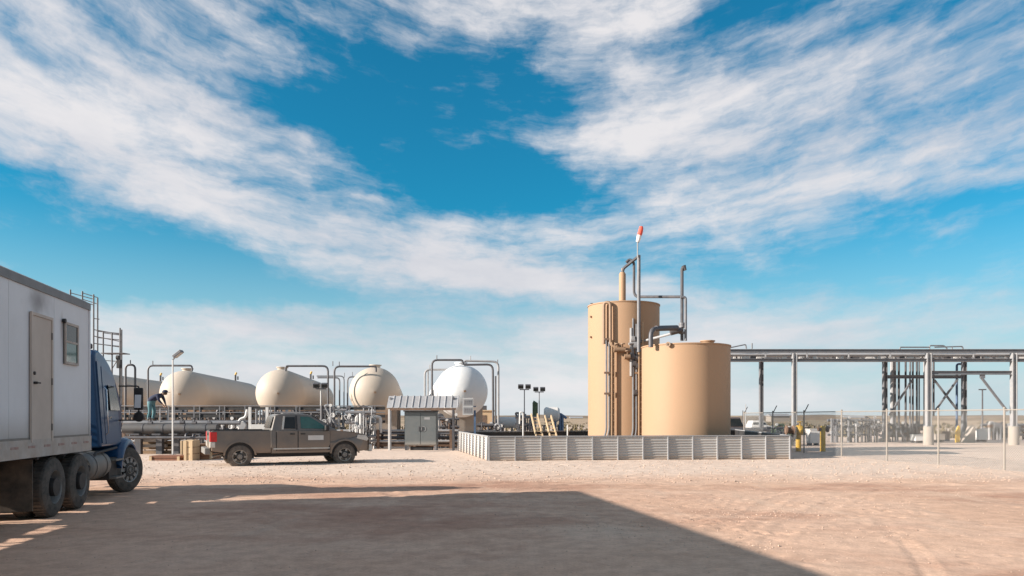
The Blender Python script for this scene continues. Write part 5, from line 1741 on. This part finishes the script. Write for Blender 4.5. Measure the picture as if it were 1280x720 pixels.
# ------------------------------------------------------------------ leaning stairs, green box, white tanker, tan building (middle distance)
def make_middle():
    d = 40.5
    for px0, px1, ytop, lb in ((664, 670.5, 518, 'left of the two pale timber ladders leaning inside the containment'), (681, 688, 520, 'right of the two pale timber ladders leaning inside the containment')):
        a, b = PT(px0, ytop, d), PT(px1, 548, d - 3)
        t = thing('timber_ladder', lb, 'ladder', (b.x, d - 3, 0), group='timber ladders in the containment')
        w = .34
        for s_ in (0, w):
            MB().bar(a + Vector((s_, 0, 0)), b + Vector((s_, 0, 0)), .06, .13).build('rail', M['wood_pale'], t, world=True)
        for k in range(1, 7):
            q = a.lerp(b, k / 7)
            MB().bar(q, q + Vector((w, 0, 0)), .1, .035).build('rung', M['wood_pale'], t, world=True)
    d = 50
    p = PT(669, 512, d)
    t = thing('green_box', 'dark green upright box below the right hand floodlight pole', 'box', (p.x, d, 0))
    MB().bar((p.x, d, 0), (p.x, d, p.z - .4), .12).build('post', M['steel_dark'], t, world=True)
    MB().box(p, (.36, .3, .85)).build('case', M['green'], t, world=True, bevel=.02)
    MB().add([p + Vector(v) for v in ((-.2, -.17, .425), (.2, -.17, .425), (.2, .17, .425), (-.2, .17, .425), (-.1, 0, .62))], [(0, 1, 4), (1, 2, 4), (2, 3, 4), (3, 0, 4)]).build('lid', M['green'], t, world=True)
    # pump skid with white-blue housing
    d = 55
    t = thing('pump_skid', 'white and blue pump skid behind the timber ladders', 'pump', (gx(693, d), d, 0))
    a, b = PT(682, 522, d), PT(697, 522, d)
    MB().lathe([(.001, 0), (.42, .0), (.55, .15), (.55, 1.0), (.42, 1.15), (.001, 1.15)], (gx(680, d), d, gz(518, d)), 'x', 20).build('motor', M['white'], t, world=True)
    MB().span((gx(678, d), d - .5, .3), (gx(704, d), d + .5, .6)).build('base', M['steel_dark'], t, world=True)
    for px, py in ((694, 513), (700, 517), (703, 519)):
        MB().tube([(gx(px, d), d - .2, .6), (gx(px, d), d - .2, gz(py, d)), (gx(px + 5, d), d - .2, gz(py + 4, d))], .09, 8, .1).build('pipe', M['blue_pipe'], t, world=True)
    for px in (680, 686, 692, 698):
        MB().bar((gx(px, d), d, 0), (gx(px, d), d, 1.2), .14).build('leg', M['steel'], t, world=True)
    # white low horizontal vessel
    d = 60
    t = thing('white_vessel', 'low white horizontal vessel between the white tank and the pump manifold', 'vessel', (gx(632, d), d, 0))
    MB().lathe([(.001, 0), (.3, .06), (.45, .25), (.45, 1.65), (.3, 1.85), (.001, 1.9)], (gx(620, d), d, gz(528, d)), 'x', 20).build('shell', M['white'], t, world=True)
    for px in (624, 640):
        MB().span((gx(px, d) - .1, d - .3, 0), (gx(px, d) + .1, d + .3, gz(531, d))).build('saddle', M['concrete'], t, world=True)
    # tan building beyond the white tank
    d = 75
    t = thing('tan_building', 'small tan block building just right of the white tank', 'building', (gx(606, d), d, 0))
    a, b = gx(594, d), gx(616, d)
    MB().span((a, d, 0), (b, d + 4, gz(514, d))).build('wall', M['farbuild'], t, world=True)
    MB().span((a - .1, d - .1, gz(514, d)), (b + .1, d + 4.1, gz(512.5, d))).build('roof', M['farbuild'], t, world=True)
    MB().span((gx(603, d), d - .03, gz(530, d)), (gx(608, d), d + .02, gz(519, d))).build('door', M['brown'], t, world=True)
    MB().box(PT(605, 510, d) + Vector((0, .8, 0)), (.5, .5, .5)).build('roof_vent', M['steel_dark'], t, world=True)
    # dark low berm of pipes behind the containment
    # post at 709
    t = thing('marker_post', 'thin white post in the containment right of the timber ladders', 'post', (gx(709.5, 36), 36, 0))
    MB().cyl((0, 0, 0), (0, 0, gz(531, 36)), .035, n=8).build('shaft', M['white'], t)
    MB().box((0, 0, .03), (.2, .2, .05)).build('foot', M['steel'], t)
    # thin white post with bent top in front of pump manifold
    t = thing('standpipe', 'white standpipe with a bent top at the left of the pump manifold', 'pipe', (gx(654, 37), 37, 0))
    MB().tube([PT(654, 560, 37), PT(654, 516, 37), PT(650, 515, 37), PT(649.5, 530, 37)], .04, 8, .1).build('pipe', M['white'], t, world=True)


make_middle()


# ------------------------------------------------------------------ long pipe rack on the right
def make_rack():
    dF, dB = 47.3, 52.8
    t = thing('pipe_rack', 'long elevated steel pipe rack on tall columns at the right', 'pipe rack', (gx(1160, dF), dF, 0))
    ST = M['steel']; SL = M['steel_light']
    zb, zt = gz(452, dF), gz(436.5, dF)
    xL, xR = gx(893, dF), gx(1420, dF)
    zbB = gz(452, dB)
    # main longitudinal beams
    MB().ibeam((xL, dF, zt - .09), (xR, dF, zt - .09), .20, .18, .03).build('beam', ST, t, world=True)
    MB().ibeam((xL, dF, zb + .10), (xR, dF, zb + .10), .20, .18, .03).build('beam', ST, t, world=True)
    MB().ibeam((xL, dB, zt + .0), (xR, dB, zt + .0), .24, .3, .03).build('beam', ST, t, world=True)
    MB().ibeam((xL, dB, zbB + .1), (xR, dB, zbB + .1), .22, .24, .03).build('beam', ST, t, world=True)
    # pipes riding on the rack
    rr = random.Random(4)
    for k, (f, z, r, m) in enumerate(((.08, .34, .10, 'steel_light'), (.2, .32, .08, 'steel'), (.34, .36, .13, 'steel_light'), (.5, .34, .10, 'steel_dark'), (.64, .38, .15, 'steel_light'), (.8, .32, .08, 'steel'), (.9, .34, .1, 'steel_dark'))):
        y = dF + (dB - dF) * f
        MB().tube([(xL, y, zb + z + .08 + (zbB - zb) * f), (xR, y, zb + z + .08 + (zbB - zb) * f)], r, 10).build('pipe', M[m], t, world=True)
    for f, z, r, m in ((.5, .06, .05, 'steel_light'), (.75, .08, .06, 'steel_dark')):
        y = dF + (dB - dF) * f
        MB().tube([(xL, y, zt + z), (xR, y, zt + z)], r, 8).build('pipe', M[m], t, world=True)
    # cross beams and short web posts
    for px in list(range(905, 1430, 52)):
        x = gx(px, dF)
        MB().ibeam((x, dF + .05, zb + .2), (x, dB, zbB + .2), .12, .14, .02).build('cross_beam', ST, t, world=True)
        MB().bar((x, dF, zb + .26), (x, dF, zt - .26), .07).build('web_post', SL, t, world=True)
    sh = MB().box((0, 0, 0), (.22, .14, .16)).build('pipe_shoe', M['white'], t)
    first = True
    for k in range(60):
        px = rr.uniform(905, 1400)
        f = rr.choice((.08, .2, .34, .5))
        p = Vector((gx(px, dF), dF + (dB - dF) * f, zb + .26 + (zbB - zb) * f)) - t.location
        if first:
            sh.location = p; first = False
        else:
            c_ = inst(sh, t, p, (0, 0, 0), (rr.uniform(.6, 2.4), 1, rr.uniform(.6, 1.2)))
            if k % 3 == 0:
                c_.data = c_.data.copy(); c_.data.materials[0] = M['steel_dark']
    for k in range(9):
        px = rr.uniform(920, 1380); w_ = rr.uniform(8, 40)
        MB().tube([PT(px, 448, dF + .6), PT(px, 443, dF + .6), PT(px + w_, 443.5, dF + 2), PT(px + w_, 449, dF + 2)], .05, 6, .12).build('jumper_pipe', M[rr.choice(('steel_light', 'steel_dark', 'white'))], t, world=True)
    # columns
    def column(px, d, zt_, w, pier):
        x = gx(px, d)
        zp = gz(533, d) if pier else 0.25
        c = MB()
        c.ibeam((x, d, zp), (x, d, zt_), w, w, .05, up=(1, 0, 0)).box((x, d, zp + .02), (w + .16, w + .16, .04))
        o = c.build('column', ST if d > 50 else SL, t, world=True)
        pr = MB()
        if pier:
            pr.lathe([(.31, 0), (.30, zp - .06), (.27, zp), (.001, zp)], (x, d, 0), n=20)
        else:
            pr.box((x, d, zp / 2), (.6, .6, zp))
        pr.build('pier', M['concrete'], t, world=True)
    column(993, dF, zt - .25, .27, False)
    column(1160.5, dF, zt - .25, .30, True)
    column(1267, dF, zt - .25, .30, True)
    column(1385, dF, zt - .25, .30, True)
    column(951.5, dB, zt - .15, .26, False)
    column(1106, dB, zt - .15, .27, False)
    column(1205, dB, zt - .15, .27, False)
    column(1300, dB, zt - .15, .27, False)
    # lower level tie beams
    z2 = gz(466, dF)
    MB().ibeam((gx(1160.5, dF) + .2, dF, z2), (gx(1267, dF) - .2, dF, z2), .2, .24, .025).build('tie_beam', ST, t, world=True)
    z3 = gz(471, dB)
    MB().ibeam((gx(1106, dB) + .2, dB, z3), (gx(1205, dB) - .2, dB, z3), .2, .24, .025).build('tie_beam', ST, t, world=True)
    for a, b, d in (((1168, 475), (1197, 513), dB), ((1197, 474), (1168, 515), dB - .15), ((1140, 475), (1112, 519), dB), ((1226, 471), (1259, 514), dF)):
        MB().bar(PT(*a, d), PT(*b, d), .12, .12).build('brace', ST, t, world=True)
    MB().box(PT(1228, 470, dF), (.3, .1, .3)).build('gusset', ST, t, world=True)
    # vertical pipes dropping out of the rack
    for px, r, m, bot in ((1115, .13, 'steel_light', 530), (1118.5, .10, 'steel', 530), (1123.5, .08, 'steel_dark', 540), (1132, .075, 'steel_dark', 545), (1137.5, .06, 'steel', 545), (1141, .07, 'steel_dark', 545), (1146, .07, 'steel_dark', 545), (1149, .05, 'steel', 545), (1155, .05, 'steel_light', 540), (1167, .07, 'steel_dark', 520)):
        d = dB + 1.0
        MB().tube([PT(px, bot, d), (gx(px, d), d, zt - .1)], r, 8).build('drop_pipe', M[m], t, world=True)
    MB().tube([PT(1196, 545, dB + .6), PT(1196, 455, dB + .6), PT(1202, 455, dB + .6)], .08, 8, .2).build('drop_pipe', M['blue_pipe'], t, world=True)
    # small vent pipes on top
    for pts in ([(1125, 437), (1125, 434), (1162, 434)], [(1162, 438), (1162, 432), (1180, 432), (1184, 436)], [(1168, 434), (1203, 433), (1204, 438)], [(1190, 437), (1190, 433)], [(906, 436), (932, 430.5), (933, 436)], [(940, 436), (940, 429)]):
        MB().tube([PT(a, b, dF + 1.5) for a, b in pts], .045, 6, .1).build('vent_pipe', M['steel'], t, world=True)


make_rack()


# ------------------------------------------------------------------ yellow valves, fence
def make_right():
    # yellow bollards
    for px, d, ball, lb in ((998, 37.7, True, 'yellow bollard with a round yellow valve on top, at the end of the containment wall'), (1028.5, 37.5, False, 'slimmer yellow bollard standing alone by the fence')):
        x = gx(px, d)
        t = thing('bollard', lb, 'bollard', (x, d, 0), group='yellow bollards')
        zt = gz(535, d)
        MB().cyl((0, 0, 0), (0, 0, zt), .13, n=16).build('post', M['yellow'], t)
        MB().lathe([(.13, 0), (.11, .07), (.06, .11), (.001, .12)], (0, 0, zt), n=16).build('cap', M['yellow'], t)
        MB().lathe([(.18, 0), (.18, .02), (.13, .05)], n=16).build('foot', M['concrete'], t)
        if ball:
            v = MB().lathe([(.001, -.3), (.15, -.25), (.25, -.1), (.27, 0), (.25, .1), (.15, .25), (.001, .3)], (0, -.12, zt - .1), 'y', 20).build('valve_body', M['yellow'], t)
            MB().cyl((-.2, -.2, zt - .1), (-.75, -.2, zt - .12), .16, n=14).cyl((-.3, -.2, zt - .1), (-.36, -.2, zt - .1), .24, n=14).cyl((-.66, -.2, zt - .1), (-.72, -.2, zt - .1), .24, n=14).build('pipe_stub', M['brown'], v)
            MB().cyl((0, -.22, zt + .1), (0, -.22, zt + .34), .03, n=8).cyl((0, -.22, zt + .3), (0, -.22, zt + .33), .16, n=14).build('hand_wheel', M['yellow'], v)
        else:
            MB().cyl((-.25, 0, zt - .06), (.25, 0, zt - .06), .10, n=12).cyl((.2, 0, zt - .06), (.27, 0, zt - .06), .16, n=12).build('side_flange', M['brown'], t)
    # dark pipe behind, from the bollard to the left along the containment
    d = 44
    t = thing('dark_pipe', 'dark horizontal pipe behind the containment, left of the yellow valve', 'pipe', (gx(915, d), d + 4, 0))
    MB().tube([PT(905, 537.5, d + 4), PT(996, 536, d + 4)], .14, 10).build('pipe', M['steel_dark'], t, world=True)
    for px in (918, 940, 970):
        MB().span((gx(px, d + 4) - .3, d + 3.8, 0), (gx(px, d + 4) + .3, d + 4.2, gz(540, d + 4))).build('sleeper', M['white'], t, world=True)
    # chain link fence
    F = [(1490, 19.0), (1364, 21.3), (1255.5, 24.1), (1173, 26.9), (1108.5, 29.2), (1052, 32.6), (1005, 36.2), (966, 40.2), (930, 45.0)]
    H = 2.03
    P0 = Vector((gx(F[0][0], F[0][1]), F[0][1], 0))
    t = thing('chain_link_fence', 'chain link fence on thin pale posts across the right of the yard', 'fence', P0)
    pts = [Vector((gx(p, d), d, 0)) for p, d in F]
    po = MB().cyl((0, 0, 0), (0, 0, H + .04), .033, n=8).lathe([(.045, H + .04), (.04, H + .08), (.001, H + .1)], n=8).build('post', M['fence'], t)
    for i, p in enumerate(pts):
        if i:
            inst(po, t, p - P0)
    for i in (6, 7, 8):
        q = pts[i] - P0
        MB().tube([q + Vector((0, 0, H - .05)), q + Vector((.20, -.05, H + .38))], .025, 6).build('barb_arm', M['steel_dark'], t)
    MB().tube([p - P0 + Vector((0, 0, H)) for p in pts], .022, 6).build('top_rail', M['fence'], t)
    w = MB()
    for a, b in zip(pts[:-1], pts[1:]):
        d = b - a; ln = d.length; u = d / ln
        def clip(s0, slope):
            # line z = slope*(s - s0), clipped to the panel
            e = [(max(0, min(ln, s0)), None), (max(0, min(ln, s0 + slope * H)), None)]
            s1, s2 = e[0][0], e[1][0]
            z1, z2 = (s1 - s0) * slope, (s2 - s0) * slope
            return s1, z1, s2, z2
        s = -H
        while s < ln + H:
            for sl in (1, -1):
                s1, z1, s2, z2 = clip(s, sl)
                if abs(s1 - s2) > .03:
                    A = a - P0 + u * s1 + Vector((0, 0, z1 + .02)); B = a - P0 + u * s2 + Vector((0, 0, z2 + .02))
                    w.cyl(A, B, .0030, n=3, caps=False, smooth=False)
            s += .085
    w.build('chain_mesh', M['chain'], t, kind='stuff')


make_right()


# ------------------------------------------------------------------ things behind the fence and far away
def make_far():
    # T shaped pole
    d = 80
    t = thing('utility_pole', 'thin dark T shaped pole beneath the right end of the pipe rack', 'pole', (gx(1228, d), d, 0))
    MB().cyl((0, 0, 0), (0, 0, gz(487, d)), .09, .07, n=8).build('pole', M['steel_dark'], t)
    MB().bar((-.4, 0, gz(487, d)), (.4, 0, gz(487, d)), .12).build('crossarm', M['steel_dark'], t)
    for px, h, d, lb in ((932, 505, 90, 'thin light mast above the parked cars'), (928.5, 513, 95, 'short dark mast left of the thin light mast')):
        t = thing('mast', lb, 'mast', (gx(px, d), d, 0))
        MB().cyl((0, 0, 0), (0, 0, gz(h, d)), .08, .05, n=6).build('shaft', M['steel_light'] if px > 930 else M['steel_dark'], t)
        MB().box((0, 0, .1), (.5, .5, .2)).build('foot', M['concrete'], t)
    # parked vehicles beyond the containment
    def car(label, px0, px1, ytop, d, m, suv=True):
        x0, x1 = gx(px0, d), gx(px1, d)
        L_ = x1 - x0
        h = 1.75 if suv else 1.45
        t = thing('parked_car', label, 'car', ((x0 + x1) / 2, d, 0), group='vehicles parked beyond the tanks')
        a = L_ / 2
        low = [(-a, .35), (-a * .82, .3), (a * .85, .3), (a, .4), (a, .75), (a * .9, .92), (a * .45, 1.0), (-a * .95, 1.02), (-a, .8)]
        MB().prism(low, 'xz', -.88, .88).build('body', m, t, bevel=.06)
        gh = [(-a * .95, 1.0), (a * .45, 1.0), (a * .15, h), (-a * .8, h)]
        MB().rings([[Vector((x, s_ * (.84 if z < 1.1 else .68), z)) for x, z in gh] for s_ in (-1, 1)], smooth=False).build('cabin', m, t, bevel=.05)
        gw = [(-a * .82, 1.08), (a * .34, 1.08), (a * .13, h - .1), (-a * .74, h - .1)]
        for s_ in (-1, 1):
            MB().add([Vector((x, s_ * ((.84 if z < 1.2 else .69) + .012), z)) for x, z in gw], [(0, 1, 2, 3)]).build('window', M['glass'], t)
            for x in (-a * .62, a * .62):
                MB().lathe([(.001, -.02), (.2, -.02), (.22, -.1), (.34, -.1), (.34, .1), (.22, .1), (.2, .05), (.001, .05)], (x, s_ * .8, .34), 'y', 18).build('wheel', M['rubber'], t)
        return t
    car('dark parked car partly hidden by the short tan tank', 905, 934, 524, 58, M['car_dark'])
    car('white parked car just right of the dark one', 935, 964, 528, 70, M['white'], False)
    car('maroon parked car behind the dark one, only its roof showing', 908, 930, 522, 76, M['car_red'])
    # yellow guard, sloped block, white boxes behind the fence
    d = 52
    t = thing('yellow_guard', 'yellow steel guard leaning by the sloped concrete block', 'guard', (gx(1198, d), d, 0))
    MB().add([PT(1195, 555, d), PT(1200, 555, d), PT(1200, 533, d), PT(1198, 532, d), PT(1195, 541, d)] + [PT(1195, 555, d) + Vector((0, .12, 0)), PT(1200, 555, d) + Vector((0, .12, 0)), PT(1200, 533, d) + Vector((0, .12, 0)), PT(1198, 532, d) + Vector((0, .12, 0)), PT(1195, 541, d) + Vector((0, .12, 0))],
             [(0, 1, 2, 3, 4), (9, 8, 7, 6, 5), (0, 5, 6, 1), (1, 6, 7, 2), (2, 7, 8, 3), (3, 8, 9, 4), (4, 9, 5, 0)]).build('plate', M['yellow'], t, world=True)
    MB().bar((gx(1199, d), d + .15, 0), (gx(1199, d), d + .15, gz(533, d)), .07).build('post', M['yellow'], t, world=True)
    x0, x1 = gx(1201, d), gx(1214, d); z1 = gz(533, d)
    t = thing('concrete_block', 'sloped concrete block at the foot of the rear rack column', 'block', ((x0 + x1) / 2, d, 0))
    MB().prism([(x0, 0), (x1, 0), (x1, z1), (x1 - .15, z1)], 'xz', d - .5, d - .38 + .6).build('body', M['concrete'], t, world=True, bevel=.03)
    MB().tube([((x0 + x1) / 2 + .2, d - .2, z1 - .1), ((x0 + x1) / 2 + .2, d - .2, z1 + .12), ((x0 + x1) / 2 + .35, d - .2, z1 + .12), ((x0 + x1) / 2 + .35, d - .2, z1 - .1)], .015, 6, .05).build('lifting_eye', M['steel_dark'], t, world=True)
    def box_thing(label, px0, px1, ytop, d, m, name='white_box'):
        x0, x1 = gx(px0, d), gx(px1, d); h = gz(ytop, d)
        t = thing(name, label, 'box', ((x0 + x1) / 2, d, 0))
        MB().span((-(x1 - x0) / 2, -.35, .15), ((x1 - x0) / 2, .35, h)).build('body', M[m], t, bevel=.02)
        MB().span((-(x1 - x0) / 2 - .03, -.38, h), ((x1 - x0) / 2 + .03, .38, h + .05)).build('lid', M[m], t)
        for s_ in (-1, 1):
            MB().box((s_ * (x1 - x0) * .35, 0, .075), (.1, .6, .15)).build('skid', M['steel_dark'], t)
    box_thing('white equipment box beside the sloped concrete block', 1219, 1231, 537, 53.5, 'white')
    box_thing('white low box just left of the front concrete pier', 1141, 1153, 544, 51.0, 'white')
    box_thing('pale box between the front pier and the yellow guard', 1166, 1178, 543, 53.0, 'concrete', 'pale_box')
    box_thing('brown box between the pale box and the yellow guard', 1180, 1184, 540, 55.0, 'brown', 'brown_box')
    box_thing('square white box behind the slim yellow bollard', 1010, 1022, 537, 46.5, 'white')
    # tall thin markers poking above the skid
    # far sheds and tanks along the horizon
    r_ = random.Random(31)
    sheds = [(1066, 260, 7, 1.5, 'brown', 'brown shed far off behind the pale manifold skid'), (1128, 300, 9, 1.5, 'brown', 'brown shed far off behind the drop pipes of the rack'),
             (1246, 290, 6, 1.3, 'farbuild', 'tan shed far off left of the last rack column'),
             (1020, 340, 10, 1.4, 'brown', 'long brown shed far off behind the yellow bollards'), (720, 300, 5, 1.3, 'concrete', 'pale shed far off just left of the tall tan tank'),
             (972, 200, 5, 2.0, 'concrete', 'pale shed far off beyond the dark horizontal pipe')]
    for px, d, w, h, mm, lb in sheds:
        x = gx(px, d)
        t = thing('far_shed', lb, 'shed', (x, d, 0), group='sheds far off along the horizon')
        MB().span((-w / 2, -2, -.5), (w / 2, 2, h)).build('wall', M[mm], t)
        MB().prism([(-2.3, h), (2.3, h), (0, h + .6)], 'yz', -w / 2 - .2, w / 2 + .2).build('roof', M['steel_light'], t)
    for x0, x1, d, h, dp in ((-260, 420, 310, 2.3, 9), (60, 330, 215, 1.75, 6)):
        bm_ = MB(); secs = []
        for k in range(41):
            x = x0 + (x1 - x0) * k / 40
            hh = h * (1 + .18 * math.sin(k * 1.7) + .1 * math.sin(k * 4.1)) if 0 < k < 40 else .1
            yy = d + 6 * math.sin(k * .4)
            secs.append([Vector((x, yy - dp, -.5)), Vector((x, yy - dp * .35, hh * .8)), Vector((x, yy, hh)), Vector((x, yy + dp * .4, hh * .8)), Vector((x, yy + dp, -.5))])
        b_ = bm_.rings(secs).build('hill', mat('dirt_berm', (.20, .145, .10), .95, 0, .25, .3))
        b_['kind'] = 'structure'
    # scattered desert scrub, far side
    v, f = [], []
    for k in range(2600):
        px = r_.uniform(-60, 1340)
        d = 62 * math.exp(r_.random() * 1.9)
        x = gx(px, d); s_ = r_.uniform(.25, .7)
        for j in range(7):
            o = len(v)
            a = r_.uniform(0, 6.28); h = s_ * r_.uniform(.5, 1.2)
            bx, by = x + r_.uniform(-s_, s_) * .8, d + r_.uniform(-s_, s_) * .8
            v += [(bx - math.cos(a) * s_ * .35, by - math.sin(a) * s_ * .35, 0), (bx + math.cos(a) * s_ * .35, by + math.sin(a) * s_ * .35, 0), (bx + r_.uniform(-.2, .2), by, h)]
            f.append((o, o + 1, o + 2))
    me = bpy.data.meshes.new('desert_scrub'); me.from_pydata(v, [], f)
    me.materials.append(mat('scrub', (.13, .10, .055), .9, 0, .35, 1.0))
    o = bpy.data.objects.new('desert_scrub', me); COL.objects.link(o)
    tag(o, 'low dry scrub scattered over the desert behind the plant', 'scrub', kind='stuff')


make_far()
